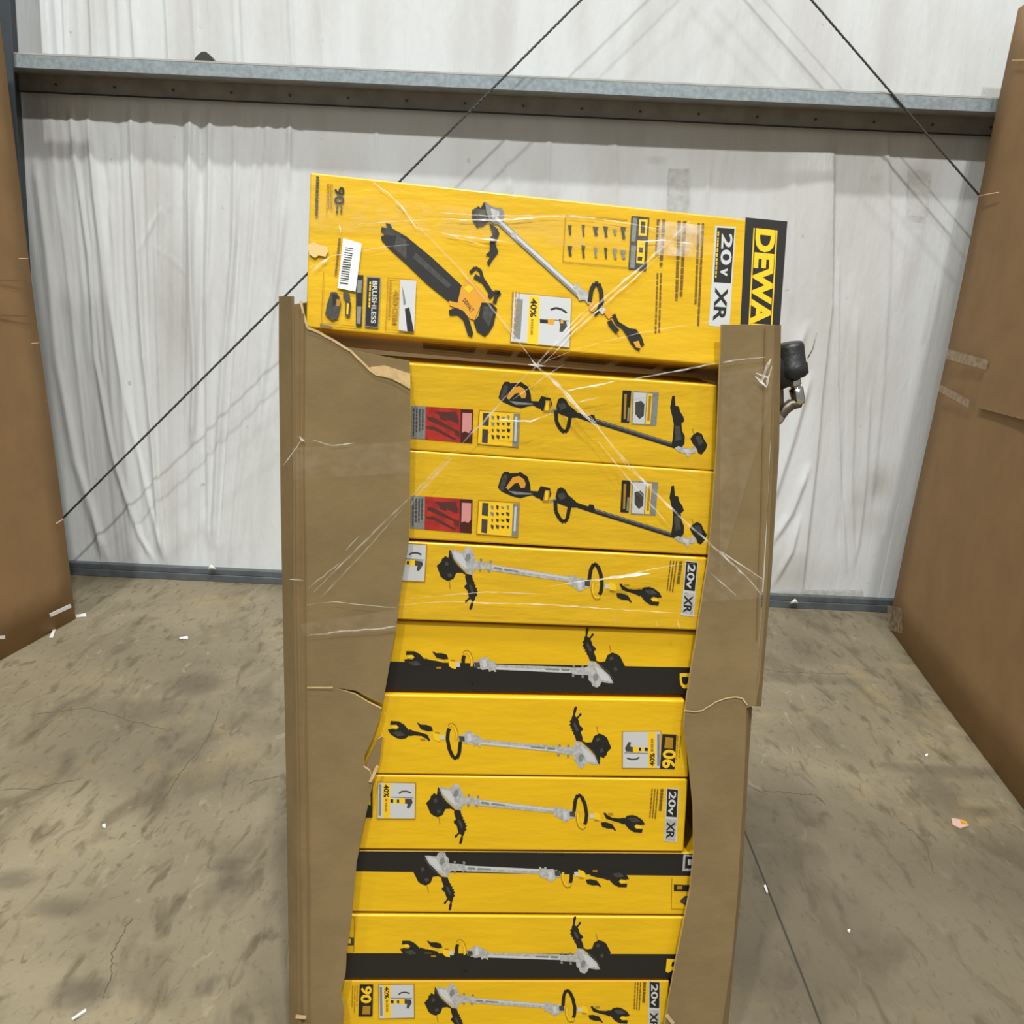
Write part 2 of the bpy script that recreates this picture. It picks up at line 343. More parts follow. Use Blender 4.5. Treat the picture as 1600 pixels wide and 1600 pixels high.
# girt : Z section, outer flange up, web flat, inner flange down
def px_on_y(px, py, y): return Plane((0, y, 0), (0, -1, 0)).at(px, py)
zi = [px_on_y(500, 137, WALL_Y - .02).z, px_on_y(500, 163, WALL_Y - .02).z]
Z0 = zi[0]; DEP = .20
M = Mesh()
def ribx(M, ya, za, yb, zb, m):   # long strip along X with 3mm thickness
    a = [Vector((-3.05, ya, za)), Vector((4.9, ya, za)), Vector((4.9, yb, zb)), Vector((-3.05, yb, zb))]
    n = (a[1] - a[0]).cross(a[2] - a[1]).normalized() * .003; M.prism(a, n, m)
yo = WALL_Y - DEP
ztop = px_on_y(500, 107, yo).z; zbot = px_on_y(500, 127, yo).z
ribx(M, yo, zbot, yo, ztop, GALV)
ribx(M, yo, ztop, yo + .02, ztop + .012, GALD)
ribx(M, yo, zbot, WALL_Y - .01, Z0, GALD)
ribx(M, WALL_Y - .022, Z0, WALL_Y - .022, zi[1], GALD)
ribx(M, WALL_Y - .022, zi[1], WALL_Y - .04, zi[1] - .008, COLM)
g_ = struct(M.build('trim_1'))
M = Mesh()
for i in range(24):                          # screws along the inner flange
    x = -2.6 + i * .285; c = Vector((x, WALL_Y - .026, (Z0 + zi[1]) / 2 - .004)); M.tube([c, c + Vector((0, -.006, 0))], .006, INKD, 8)
M.build('screw', g_)['kind'] = 'stuff'
# lump on the girt
M = Mesh(); c = px_on_y(319, 91, yo + .05)
M.prism([c + Vector((x, 0, z)) for x, z in ((-.05, -.012), (.05, -.012), (.03, .012), (.008, .03), (-.012, .028), (-.035, .01))], Vector((0, .05, 0)), INKD)
tag(M.build('dark_lump'), 'small dark pointed lump sitting on top of the steel wall girt', 'clip')
# base channel
zb = px_on_y(445, 895, WALL_Y - .05).z; M = Mesh()
M.box((-4.9, WALL_Y - .05, 0), (4.9, WALL_Y + .02, zb * .55), BASE); M.box((-4.9, WALL_Y - .042, zb * .55), (4.9, WALL_Y + .02, zb), BASE)
bevel(struct(M.build('baseboard_back')), .003)
# steel column on the left
x1 = px_on_y(16, 0, WALL_Y - .22).x; M = Mesh()
M.box((x1 - .16, WALL_Y - .232, 0), (x1, WALL_Y - .22, 5.5), COLM); M.box((x1 - .085, WALL_Y - .22, 0), (x1 - .075, WALL_Y - .01, 5.5), COLM)
struct(M.build('trim_2'))
# little nicks of debris by the base channel
for px, py, lab in ((1241, 941, 'white plastic knot hanging at the base channel beside the carton'), (331, 888, 'white crumpled plastic knot on base channel left of the carton'), (1294, 968, 'white crumb on floor edge under the base channel')):
    M = Mesh(); c = px_on_y(px, py, WALL_Y - .07)
    M.tube([c + Vector((-.018, 0, -.006)), c + Vector((0, -.01, .012)), c + Vector((.02, 0, -.004))], [.006, .012, .005], PLA, 7); tag(M.build('plastic_knot'), lab, 'plastic scrap')

# ============================================================ BRACE CABLES
def cable(pxs, ya, yb, label):
    a = px_on_y(pxs[0][0], pxs[0][1], ya); b = px_on_y(pxs[1][0], pxs[1][1], yb); d = (b - a); a0 = a - d * .45; b0 = b + d * ((b.z - .12) / -d.z)
    t = d.normalized(); e = t.orthogonal().normalized(); f = t.cross(e); L_ = (b0 - a0).length; M = Mesh(); n = int(L_ / .012)
    for s_ in range(3):
        pts = []
        for i in range(n + 1):
            q = i / n * L_ / .07 * 2 * math.pi + s_ * 2 * math.pi / 3; pts.append(a0 + t * (L_ * i / n) + (e * math.cos(q) + f * math.sin(q)) * .0030)
        M.tube(pts, .0030, CBL, 6)
    tag(M.build('brace_cable'), label, 'cable', 'twisted wire brace cables')
cable([(908, 0), (97, 811)], WALL_Y - .30, WALL_Y - .28, 'dark twisted brace cable running down left behind the carton to left cardboard')
cable([(1268, 0), (1530, 305)], WALL_Y - .21, WALL_Y - .21, 'dark twisted brace cable running down right to the right cardboard carton')

# ============================================================ SIDE CARTONS
def side_carton(name, A, B, T, label, dirn, extra):
    a = floor_pl.at(*A); b = floor_pl.at(*B); t = px_on_y(T[0], T[1], a.y)
    al = (b - a).normalized(); b2 = a + al * ((b - a).length + 1.2)
    upv = (t - a); upv = upv * (2.95 / upv.z); out = Vector((dirn, 0, 0))
    far = Vector((-al.x, -al.y, 0))
    r = thing(name, label, 'carton', a)
    n = upv.cross(al).normalized()
    if n.x * dirn > 0: n = -n          # face towards aisle
    M = Mesh(); NI = 14; NJ = 14; k_ = M.mi(CARD2); g2 = []
    for i in range(NI + 1):
        row = []
        for j in range(NJ + 1):
            u, v = i / NI, j / NJ; p = a + (b2 - a) * u + upv * v
            p = p + n * (.025 * math.sin(math.pi * min(1, u * 1.6)) * math.sin(math.pi * min(1, v * 1.2)) + .004 * math.sin(9 * v + 5 * u))
            row.append(M.bm.verts.new(p))
        g2.append(row)
    for i in range(NI):
        for j in range(NJ):
            f = M.bm.faces.new([g2[i][j], g2[i + 1][j], g2[i + 1][j + 1], g2[i][j + 1]]); f.smooth = True
    o = M.build('aisle_panel', r); so = o.modifiers.new('t', 'SOLIDIFY'); so.thickness = .012; so.offset = 0
    M = Mesh(); M.prism([a - n * .007, a - n * .007 + out * 1.0, a - n * .007 + out * 1.0 + upv, a - n * .007 + upv], far * -.012, CARD2); M.build('rear_panel', r)
    M = Mesh(); M.prism([b2 - n * .007, b2 - n * .007 + out * 1.0, b2 + out * 1.0 - n * .007 + upv, b2 - n * .007 + upv], far * .012, CARD2); M.build('front_panel', r)
    M = Mesh(); q = a - n * .007 + out * 1.0; M.prism([q, q + (b2 - a), q + (b2 - a) + upv, q + upv], out * .012, CARD2); M.build('outer_panel', r)
    return r, Plane(a, n), o
lc, lpl, _ = side_carton('cardboard_carton', (116, 967), (0, 1030), (21, 224), 'tall brown cardboard carton standing at the left edge', -1, None)
rc, rpl, _ = side_carton('cardboard_carton', (1390, 980), (1516, 1150), (1565, 150), 'tall brown cardboard carton with taped flap at the right edge', 1, None)
def onpl(pl, name, q, m, parent, lift=.03, th=.003, side=None):
    M = Mesh(); M.prism([pl.at(x, y, lift) for x, y in q], pl.n * -th, m, side); return M.build(name, parent)
def wavy(M, pl, amp=.003, step=.045):
    bm = M.bm; zs = [v.co.z for v in bm.verts]; a, b = min(zs), max(zs); z = a + step
    while z < b:
        bmesh.ops.bisect_plane(bm, geom=bm.verts[:] + bm.edges[:] + bm.faces[:], plane_co=(0, 0, z), plane_no=(0, 0, 1)); z += step
    t = pl.n.cross(Vector((0, 0, 1))); us = [v.co.dot(t) for v in bm.verts]; a, b = min(us), max(us); z = a + step
    while z < b:
        bmesh.ops.bisect_plane(bm, geom=bm.verts[:] + bm.edges[:] + bm.faces[:], plane_co=t * z, plane_no=t); z += step
    for v in bm.verts:
        u, z = v.co.dot(t), v.co.z
        v.co += pl.n * amp * (math.sin(5.1 * z + 2 * u) * .6 + math.sin(11 * z - 7 * u + 1) * .3 + math.sin(23 * u + 3 * z) * .2 + .3)
    for f in bm.faces: f.smooth = True
def wavy_panel(pl, name, q, m, parent, th, side, amp=.003):
    M = Mesh(); M.prism([pl.at(x, y, 0) for x, y in q], pl.n * -th, m, side); wavy(M, pl, amp); o = M.build(name, parent)
    o.data.set_sharp_from_angle(angle=math.radians(40)); return o
# overlapping flap sheet and tapes on the right carton
onpl(rpl, 'flap', [(1548, 520), (1562, 518), (1625, 500), (1625, 662), (1600, 656), (1527, 637)], CARD2, rc, .045, .014, CARDD)
onpl(rpl, 'tape', [(1480, 545), (1545, 563), (1541, 578), (1476, 560)], TAPE, rc, .052, .001)
onpl(rpl, 'tape', [(1468, 600), (1515, 625), (1513, 637), (1466, 611)], TAPE, rc, .05, .001)
onpl(rpl, 'crease', [(1581, 93), (1612, 91), (1612, 94), (1581, 96)], CARDL, rc, .03, .002)
onpl(rpl, 'tape', [(1386, 945), (1408, 950), (1410, 990), (1388, 984)], TAPE, rc, .012, .001)
onpl(lpl, 'crease', [(0, 492), (54, 493), (54, 495), (0, 494)], CARDD, lc, .03, .002)
onpl(lpl, 'crease', [(0, 437), (46, 438), (46, 439.5), (0, 438.5)], CARDD, lc, .03, .002)
GR = 'white plastic strap ends caught on the left carton'
for q, lab in (([(78, 959), (110, 944), (112, 949), (80, 964)], 'flat white plastic strap lying on foot of the left carton'),
          ([(-3, 994), (8, 993), (8, 998), (-3, 999)], 'white strap end at the left frame edge low on carton')):
    M = Mesh(); M.prism([lpl.at(x, y, .05) for x, y in q], lpl.n * -.004, PLA); tag(M.build('plastic_strap'), lab, 'strap', GR)
for q, w_, pl, lab in (([(30, 404), (44, 404)], .002, lpl, 'thin tie sticking out of the left carton edge, topmost of three'), ([(49, 537), (61, 536)], .002, lpl, 'thin tie sticking out of the left carton edge, middle of three'),
                 ([(88, 818), (99, 811)], .0025, lpl, 'thin tie at the left carton edge where the cable ends'), ([(1530, 306), (1560, 301)], .003, rpl, 'thin tie at right carton edge where the cable ends')):
    M = Mesh(); M.tube([pl.at(q[0][0], q[0][1], .035), pl.at(q[1][0], q[1][1], .035)], w_, CARDL, 6); tag(M.build('plastic_tie'), lab, 'tie')

# floor litter
def scrap(pts, m, lab, h=.004):
    M = Mesh(); M.prism([floor_pl.at(x, y) + Vector((0, 0, h + .001 + .002 * (i % 2))) for i, (x, y) in enumerate(pts)], Vector((0, 0, -h)), m); tag(M.build('floor_scrap'), lab, 'scrap', 'small scraps on the concrete floor')
scrap([(77, 997), (84, 984), (87, 985), (83, 998)], PLA, 'white plastic curl on floor under left carton edge')
scrap([(118, 962), (134, 960), (135, 964), (119, 966)], PLA, 'white plastic bit behind the foot of left carton')
scrap([(280, 997), (293, 996), (294, 999), (281, 1000)], WHT, 'pale sliver on the floor between left carton and centre carton')
scrap([(160, 1290), (165, 1290), (165, 1294.5), (160, 1294.5)], WHT, 'tiny white square crumb on the bare floor at left')
scrap([(1486, 1280), (1502, 1283), (1514, 1292), (1500, 1296), (1488, 1290)], PNP, 'crumpled pink and white paper scrap on right floor')
scrap([(1500, 1285), (1508, 1287), (1512, 1291), (1502, 1290)], ORG, 'orange fleck lying on the pink paper scrap', .007)
scrap([(1445, 1180), (1450, 1180), (1449, 1183), (1445, 1183)], WHT, 'white crumb on floor in front of right carton')
scrap([(1193, 1386), (1196, 1385), (1200, 1396), (1197, 1397)], WHT, 'white crumb lying on the dark floor joint')
scrap([(1324, 1455), (1328, 1455), (1328, 1458), (1324, 1458)], WHT, 'white crumb on floor right of the dark joint')
scrap([(112, 1594), (134, 1580), (135, 1582), (114, 1597)], WHT, 'pale fibre on floor near the bottom left corner')

# ============================================================ CENTRE CARTON
YAW = math.radians(5); U = Vector((math.cos(YAW), math.sin(YAW), 0)); NB = Vector((-math.sin(YAW), math.cos(YAW), 0)); NF = -NB
FRONT_Y = 1.85
cp = Plane((0, FRONT_Y, 0), NF)                 # carton front face
Z_BOT = .0665
def jag(pts, s=1.2, step=12, keep=()):
    out = []
    for i in range(len(pts) - 1):
        a, b = pts[i], pts[i + 1]; n = max(1, int(math.dist(a, b) / step))
        for q in range(n):
            j = 0 if q == 0 else s
            out.append((a[0] + (b[0] - a[0]) * q / n + R_.uniform(-j, j), a[1] + (b[1] - a[1]) * q / n + R_.uniform(-j, j)))
    out.append(pts[-1]); return out
carton = thing('pallet_carton', 'large torn brown cardboard carton holding the stack of yellow boxes', 'carton', (cp.at(800, 1500).x, FRONT_Y, Z_BOT))
YB = 1622
# left front panel
tear = jag([(480, 512), (500, 520), (518, 530), (548, 548), (578, 578), (588, 585), (612, 590), (628, 598), (641, 606)], .9, 9)
left_in = [(641, 700), (639, 845), (632, 880), (627, 915), (620, 975), (612, 1020), (606, 1055)] + [(600, 1090), (598, 1101)] + \
          [(576, 1091), (556, 1080), (520, 1074), (555, 1085), (574, 1097), (596, 1108), (594, 1120)] + \
          jag([(584, 1150), (570, 1180), (568, 1198), (578, 1205), (583, 1222)], .8) + [(578, 1245), (566, 1300), (557, 1350), (550, 1430), (543, 1480)] + jag([(541, 1490), (540, 1520), (533, 1550), (538, 1585), (530, YB)], 1.5)
pts = [(474, YB), (471, 1000), (470, 800), (470, 480), (474, 488)] + tear + left_in
wavy_panel(cp, 'front_panel', pts, CARD, carton, .008, CARDL)
# right front panel
right_in = [(1036, YB), (1045, 1560), (1056, 1500), (1066, 1450), (1078, 1390), (1084, 1330), (1083, 1260), (1076, 1190), (1068, 1140)] + jag([(1070, 1112), (1078, 1060), (1090, 985)], .7) + [(1100, 920), (1108, 870), (1114, 790), (1120, 700), (1125, 560), (1127, 507)]
pts = [(1125, YB), (1143, 1500), (1152, 1400), (1163, 1200), (1166, 1106), (1180, 1101), (1186, 1000), (1199, 800), (1208, 560), (1210, 508)]
wavy_panel(cp, 'front_panel', pts + right_in[::-1], CARD, carton, .008, CARDL, .0025)
# corner strips
def strip(name, p0, lift0, lift1, mt, th=.006):
    # p0: list of (xa, xb, y) rows from top to bottom
    M = Mesh(); k_ = M.mi(mt); rows = [(M.bm.verts.new(cp.at(xa, y, lift0)), M.bm.verts.new(cp.at(xb, y, lift1))) for xa, xb, y in p0]
    for i in range(len(rows) - 1):
        M.bm.faces.new([rows[i][0], rows[i][1], rows[i + 1][1], rows[i + 1][0]])
    o = M.build(name, carton); so = o.modifiers.new('t', 'SOLIDIFY'); so.thickness = th; so.offset = 0; return o
strip('corner_strip', [(456, 470, 475), (457, 471, 560), (458, 472, 900), (464, 475, 1350), (466, 476, YB)], .004, -.004, CARD)
strip('corner_strip', [(438, 457, 463), (438, 458, 560), (441, 459, 800), (449, 465, 1200), (455, 467, YB)], -.055, -.006, CARD)
strip('corner_strip', [(1208, 1218, 508), (1206, 1215, 700), (1197, 1203, 900), (1185, 1190, 1060), (1178, 1187, 1103)], .0, -.03, CARD)
strip('corner_strip', [(1166, 1173, 1104), (1162, 1168, 1180), (1152, 1157, 1380), (1140, 1145, 1500), (1124, 1134, YB)], -.004, -.04, CARD)
# creases
def ribbon_px(M, pl, pts, w_, m, lift=.001, th=.0008):
    P = [pl.at(x, y, lift) for x, y in pts]
    for i in range(len(P) - 1):
        t = (P[i + 1] - P[i]).normalized(); s_ = t.cross(pl.n) * w_ / 2
        M.poly([P[i] - s_, P[i + 1] - s_, P[i + 1] + s_, P[i] + s_], m)
for q, w_, l_ in (([(457.5, 478), (458.5, 600), (460, 900), (466, 1250), (468, YB)], .0035, .007), ([(474, 490), (474, 800), (476, 1100), (481, 1400), (483, YB)], .003, .0045), ([(1196, 510), (1190, 800), (1183, 1000)], .002, .004)):
    M = Mesh(); ribbon_px(M, cp, q, w_, CARDD, l_); M.build('crease', carton)
# pale torn rims
for q, w_ in (([(470, 470), (474, 490), (480, 511)] + tear, .0042), ([(480, 1074), (500, 1074), (520, 1074)], .0025),
              (jag([(1069, 1110), (1085, 1112), (1098, 1110), (1118, 1097), (1135, 1091), (1150, 1089), (1160, 1091), (1168, 1102)], .8, 7), .0028),
              (jag([(1041, 1585), (1046, 1592), (1052, 1600), (1050, 1610)], 1, 5), .008), ([(578, 1222), (584, 1210), (590, 1196)], .006)):
    M = Mesh(); ribbon_px(M, cp, q, w_, CARDL, .0042); M.build('torn_edge', carton)
M = Mesh(); ribbon_px(M, cp, [(462, 1588), (478, 1590)], .009, CARDL, .012); M.build('torn_edge', carton)
# inner liner sheet behind the tear; lit part painted pale, shaded part darker
onpl(cp, 'liner_panel', [(578, 574), (600, 571), (641, 584), (641, 640), (578, 640)], CARDL, carton, -.0095, .003)
onpl(cp, 'liner_panel', [(515, 541), (560, 549), (600, 557), (640, 564), (641, 640), (515, 640)], CARD, carton, -.0135, .003)
onpl(cp, 'torn_flap', [(569, 1198), (590, 1155), (598, 1150), (594, 1185), (588, 1206), (577, 1208)], CARD, carton, -.009, .003, CARDL)
# side and rear panels down to the pallet
cl = cp.at(438, 1000); cr_ = cp.at(1190, 1000)
def vpanel(name, top_a, top_b, off):
    a, b = top_a, top_b; M = Mesh(); M.prism([Vector((a.x, a.y, Z_BOT)), Vector((b.x, b.y, Z_BOT)), b, a], off, CARD); return M.build(name, carton)
TLp = cp.at(438, 470, -.058); TRp = cp.at(1212, 512, -.03); dep = .80
base_l = cp.at(453, YB, -.058); base_r = cp.at(1126, YB, -.04)
def side(nm, top, base, inset):
    zt = top.z - .01; base2 = Vector((base.x, base.y, Z_BOT)); top2 = Vector((top.x, top.y, zt)); M = Mesh()
    M.prism([base2 + U * inset, base2 + U * inset + NB * dep, top2 + U * inset + NB * dep, top2 + U * inset], U * .008, CARD); M.build(nm, carton); return base2, top2
bl, tl = side('side_panel', TLp, base_l, .004); br, tr = side('side_panel', TRp, base_r, -.012)
M = Mesh(); M.prism([bl + NB * dep, br + NB * dep, tr + NB * dep, tl + NB * dep], NB * .008, CARD); M.build('rear_panel', carton)

# ============================================================ YELLOW BOXES
GROUP = 'yellow tool boxes stacked in the torn carton'
class ToolBox:
    def __init__(s, name, label, tlx, tly, trx, try_, brx, bry, blx, bly, lift, depth=.30, plane=None, tilt=0, mt=YEL):
        s.pl = plane or Plane(cp.p, cp.n); s.lift = lift
        if plane is None: s.pl = Plane(cp.p + NF * lift, cp.n)
        c = [s.pl.at(*p) for p in ((tlx, tly), (trx, try_), (brx, bry), (blx, bly))]
        s.root = thing(name, label, 'box', c[3], GROUP); s.mt = mt
        M = Mesh(); M.prism(c, -s.pl.n * depth, mt); s.body = bevel(M.build('carton_body', s.root), .0035, 3); s.c = c; s.layer = 0
    def art(s, name, items, f=lambda x, y: (x, y), lift=.0003):
        """items: (kind, pts, material[, width_px]); kind poly | rib"""
        M = Mesh(); n = s.layer
        for i, it in enumerate(items):
            lf = lift + (n + i) * .000012
            pts = [f(*p) for p in it[1]]
            if it[0] == 'poly': M.poly([s.pl.at(x, y, lf) for x, y in pts], it[2])
            else: ribbon_px(M, s.pl, pts, it[3] * UPX, it[2], lf)
        s.layer += len(items); s.last = M.build(name, s.root); return s.last
    def text(s, name, txt, quad, m, bold=.02, lift=.0003, stretch=True):
        """quad px: text bottom-left, bottom-right, top-right, top-left"""
        cu = bpy.data.curves.new('t', 'FONT'); cu.body = txt; cu.offset = bold; cu.resolution_u = 3
        ob = bpy.data.objects.new('t', cu); COL.objects.link(ob); dg = bpy.context.evaluated_depsgraph_get()
        me = bpy.data.meshes.new_from_object(ob.evaluated_get(dg)); bpy.data.objects.remove(ob); bpy.data.curves.remove(cu)
        xs = [v.co.x for v in me.vertices]; ys = [v.co.y for v in me.vertices]; x0, x1, y0, y1 = min(xs), max(xs), min(ys), max(ys)
        s.layer += 1; lf = lift + s.layer * .000012; a, b, c, d = quad
        for v in me.vertices:
            u = (v.co.x - x0) / (x1 - x0); w_ = (v.co.y - y0) / (y1 - y0)
            x = (a[0] * (1 - u) + b[0] * u) * (1 - w_) + (d[0] * (1 - u) + c[0] * u) * w_
            y = (a[1] * (1 - u) + b[1] * u) * (1 - w_) + (d[1] * (1 - u) + c[1] * u) * w_
            v.co = s.pl.at(x, y, lf)
        return link(name, me, m, getattr(s, 'last', None) or s.root)
UPX = 2.05 / 1600    # metres per photo pixel at the stack, for ribbon widths
def crop(ox, oy, sc): return lambda x, y: (ox + x / sc, oy + y / sc)
C1 = crop(460, 250, 4); C2 = crop(820, 300, 3.478); C3 = crop(620, 550, 5.16); C4 = crop(860, 550, 3.81); C7 = crop(520, 1180, 3.81)
def rect(x0, y0, x1, y1): return [(x0, y0), (x1, y0), (x1, y1), (x0, y1)]
def lines(qtl, qtr, qbr, qbl, n, m, fill=.55, words=6, seed=1):
    """rows of short unreadable print inside a quad, rows run from top to bottom"""
    r = random.Random(seed); out = []
    def B(u, v): return ((qtl[0] * (1 - u) + qtr[0] * u) * (1 - v) + (qbl[0] * (1 - u) + qbr[0] * u) * v, (qtl[1] * (1 - u) + qtr[1] * u) * (1 - v) + (qbl[1] * (1 - u) + qbr[1] * u) * v)
    for i in range(n):
        u0 = (i + .5 - fill / 2) / n; u1 = (i + .5 + fill / 2) / n; v = 0; end = r.uniform(.65, 1)
        while v < end:
            h = r.uniform(.5, 1.3) / words; v2 = min(end, v + h * .78); out.append(('poly', [B(u0, v), B(u1, v), B(u1, v2), B(u0, v2)], m)); v += h
    return out

# ---- folding string trimmer picture, drawn once (crop-7 units), placed on seven boxes
E = 1143
TRIM = [
 ('poly', [(625,190),(620,235),(600,225),(592,240),(585,240),(580,260),(555,285),(570,320),(580,345),(600,360),(625,370),(655,355),(670,320),(700,318),(740,335),(690,290),(650,240),(640,195)], INK),
 ('poly', [(600,262),(618,256),(624,275),(606,284)], INKD), ('poly', [(618,330),(640,322),(646,340),(626,348)], INKD), ('rib', [(628,205),(660,262),(720,318)], INKD, 1.6),
 ('poly', [(630,188),(660,190),(700,200),(712,178),(730,168),(755,180),(762,205),(775,215),(775,245),(870,258),(872,296),(790,292),(772,300),(765,330),(740,322),(700,290),(650,235)], SIL),
 ('poly', [(725,210),(745,205),(750,235),(730,255),(715,240)], SILD), ('poly', [(648,200),(700,212),(720,260),(735,300),(690,268),(655,228)], SILL),
 ('poly', [(803,232),(815,232),(815,248),(803,246)], SILD), ('poly', [(858,240),(872,242),(872,256),(858,254)], SILD), ('poly', [(800,292),(812,294),(812,308),(800,306)], SILD), ('poly', [(850,296),(864,298),(864,310),(850,308)], SILD),
 ('poly', [(722,322),(760,330),(768,360),(778,372),(774,380),(786,388),(781,398),(794,405),(789,414),(799,422),(790,432),(797,444),(786,452),(783,468),(774,484),(774,500),(769,522),(758,532),(752,522),(758,500),(766,478),(757,466),(744,476),(738,488),(728,491),(726,479),(738,470),(748,458),(742,440),(738,420),(720,402),(720,392),(733,383),(722,345)], INK),
 ('poly', [(745,385),(760,388),(774,425),(768,440),(752,410)], INKD), ('rib', [(632, 372), (638, 412)], OCH, 1.2),
 ('poly', [(870,264),(1320,316),(1320,346),(870,300)], SIL), ('poly', [(872,268),(1320,320),(1320,330),(872,280)], SILL), ('poly', [(885,276),(930,281),(930,294),(885,289)], SILD), ('poly', [(945,284),(1025,293),(1025,303),(945,295)], SILD),
 ('poly', [(1318,303),(1328,303),(1330,312),(1348,314),(1350,306),(1362,308),(1362,322),(1400,320),(1412,330),(1440,328),(1448,372),(1420,375),(1398,392),(1378,398),(1365,385),(1345,372),(1318,362)], SIL),
 ('poly', [(1370,340),(1395,335),(1395,378),(1375,380)], SILL), ('poly', [(1410,335),(1440,335),(1445,368),(1412,365)], INKD),
 ('rib', [(E+318,345),(E+312,385),(E+325,425),(E+345,440),(E+358,425)], OCH, 4.5), ('rib', [(E+318,345),(E+314,385),(E+327,422),(E+345,434),(E+355,424)], YBR, 2.6),
 ('rib', [(E+293,335),(E+300,270),(E+316,236),(E+338,246),(E+358,292),(E+368,350),(E+364,395),(E+356,412)], INK, 5.6),
 ('poly', [(E+385,348),(E+410,348),(E+412,375),(E+387,377)], SILL), ('poly', [(E+410,335),(E+440,345),(E+452,360),(E+452,388),(E+412,388)], YBR), ('poly', [(E+412,380),(E+440,385),(E+440,394),(E+414,390)], OCH),
 ('poly', [(E+468,345),(E+480,342),(E+490,355),(E+520,372),(E+560,376),(E+592,372),(E+600,395),(E+590,412),(E+560,400),(E+520,390),(E+485,378)], INK), ('poly', [(E+495,345),(E+525,345),(E+528,356),(E+500,356)], OCH),
 ('poly', [(E+452,400),(E+480,398),(E+520,410),(E+530,425),(E+545,450),(E+535,448),(E+522,438),(E+490,436),(E+460,425)], INK), ('rib', [(E+485,385),(E+545,402)], YBR, 1.5),
 ('poly', [(E+590,380),(E+610,360),(E+640,356),(E+665,362),(E+700,385),(E+716,412),(E+690,416),(E+665,410),(E+650,425),(E+665,440),(E+702,440),(E+697,462),(E+650,458),(E+620,440),(E+595,410)], INK),
 ('poly', [(E+615,375),(E+660,372),(E+690,395),(E+640,400)], INKD), ('poly', [(E+655,418),(E+690,420),(E+692,436),(E+662,436)], YBR)]
A0 = complex(711.6, 1224.6); A1 = complex(1007.7, 1289)
def simil(p0, p1):
    a = (complex(*p1) - complex(*p0)) / (A1 - A0); b = complex(*p0) - a * A0
    def f(x, y):
        z = a * complex(520 + x / 3.81, 1180 + y / 3.81) + b; return (z.real, z.imag)
    return f
def foldable_art(bx, p0, p1, badge=True, pct=True, ninety=False, black=False):
    f = simil(p0, p1); bx.art('printed_picture', TRIM, f)
    if badge:      # 20V XR badge and the small print next to it
        bx.art('printed_badge', [('poly', [(E+843,195),(E+917,201),(E+904,517),(E+830,511)], SILL), ('poly', [(E+848,200),(E+912,206),(E+904,370),(E+842,365)], INK), ('poly', [(E+841,378),(E+904,383),(E+897,512),(E+834,507)], SIL)], f)
        def q(a, b, c, d): return [f(*a), f(*b), f(*c), f(*d)]
        bx.text('lettering', '20v', q((E+858,215),(E+852,355),(E+895,358),(E+902,218)), SILL, .02)
        bx.text('lettering', 'XR', q((E+845,395),(E+842,495),(E+888,498),(E+893,397)), INK, .03)
        bx.art('small_print', lines((E+805,200),(E+830,202),(E+812,385),(E+790,380),1,OCHD,.7,8,3) + lines((E+750,200),(E+800,202),(E+782,400),(E+735,395),3,OCHD,.42,9,5), f)
    if pct:
        bx.art('printed_panel', [('poly', [(265,158),(496,163),(492,382),(262,380)], OCH), ('poly', [(270,163),(490,168),(486,377),(267,375)], SILL), ('poly', [(300,165),(343,166),(340,374),(297,373)], YBR), ('poly', [(275,175),(290,175),(287,360),(272,360)], SILD),
           ('poly', [(343,262),(395,264),(395,284),(343,282)], INK), ('poly', [(360,262),(382,262),(382,284),(360,284)], YBR), ('poly', [(395,250),(430,252),(430,290),(395,288)], YBR), ('poly', [(430,258),(470,262),(476,282),(455,318),(440,316),(445,290),(430,288)], INKD), ('poly', [(343,246),(480,252),(480,258),(343,252)], SILD),
           ('rib', [(393,228),(410,216),(440,215),(465,224)], INKD, 2.6)], f)
        q = [f(*p) for p in ((303, 175), (302, 250), (333, 252), (335, 176))]
        bx.text('lettering', '40%', q, INK, .03); bx.art('small_print', lines((303,258),(333,258),(331,365),(301,365),1,OCH,.5,6,8), f)
    return f
B = {}
B[0] = None
# ---- top box : tilted back
n0 = Vector((NF.x * math.cos(.19), NF.y * math.cos(.19), math.sin(.19)))
p_edge = Plane(cp.p + NF * -.025, cp.n).at(800, 542)
pl0 = Plane(p_edge, n0)
b0 = ToolBox('tool_box', 'largest yellow box, tilted on top of the stack, with black blower and silver trimmer picture', 485, 269, 1229, 349, 1212, 580, 478, 512, 0, .24, pl0, mt=YELT)
b0.art('printed_band', [('poly', [(1200,138),(1427,160),(1385,740),(1170,735)], INK), ('poly', [(1243,196),(1250,196),(1222,735),(1215,735)], YBR), ('poly', [(1366,208),(1373,209),(1344,735),(1337,735)], YBR)], C2)
b0.text('lettering', 'DEWALT', [C2(*p) for p in ((1256,196),(1210,905),(1322,912),(1364,208))], YBR, .045)
b0.art('printed_badge', [('poly', [(1035,183),(1147,190),(1112,737),(1000,727)], SILL), ('poly', [(1045,193),(1140,199),(1120,497),(1027,491)], INK)], C2)
b0.text('lettering', '20', [C2(*p) for p in ((1070,225),(1062,395),(1122,398),(1130,228))], SILL, .02)
b0.text('lettering', 'v', [C2(*p) for p in ((1062,412),(1060,455),(1100,458),(1102,415))], SILL, .03)
b0.text('lettering', 'XR', [C2(*p) for p in ((1035,518),(1022,700),(1090,706),(1105,522))], INK, .03)
b0.art('small_print', lines((1044,215),(1060,215),(1045,470),(1030,470),1,YBR,.5,10,2), C2)
b0.art('small_print', lines((712,148),(770,150),(752,430),(698,425),2,OCHD,.6,8,1), C2)
b0.art('small_print', lines((712,440),(750,440),(738,800),(700,790),2,OCHD,.5,10,6), C2)
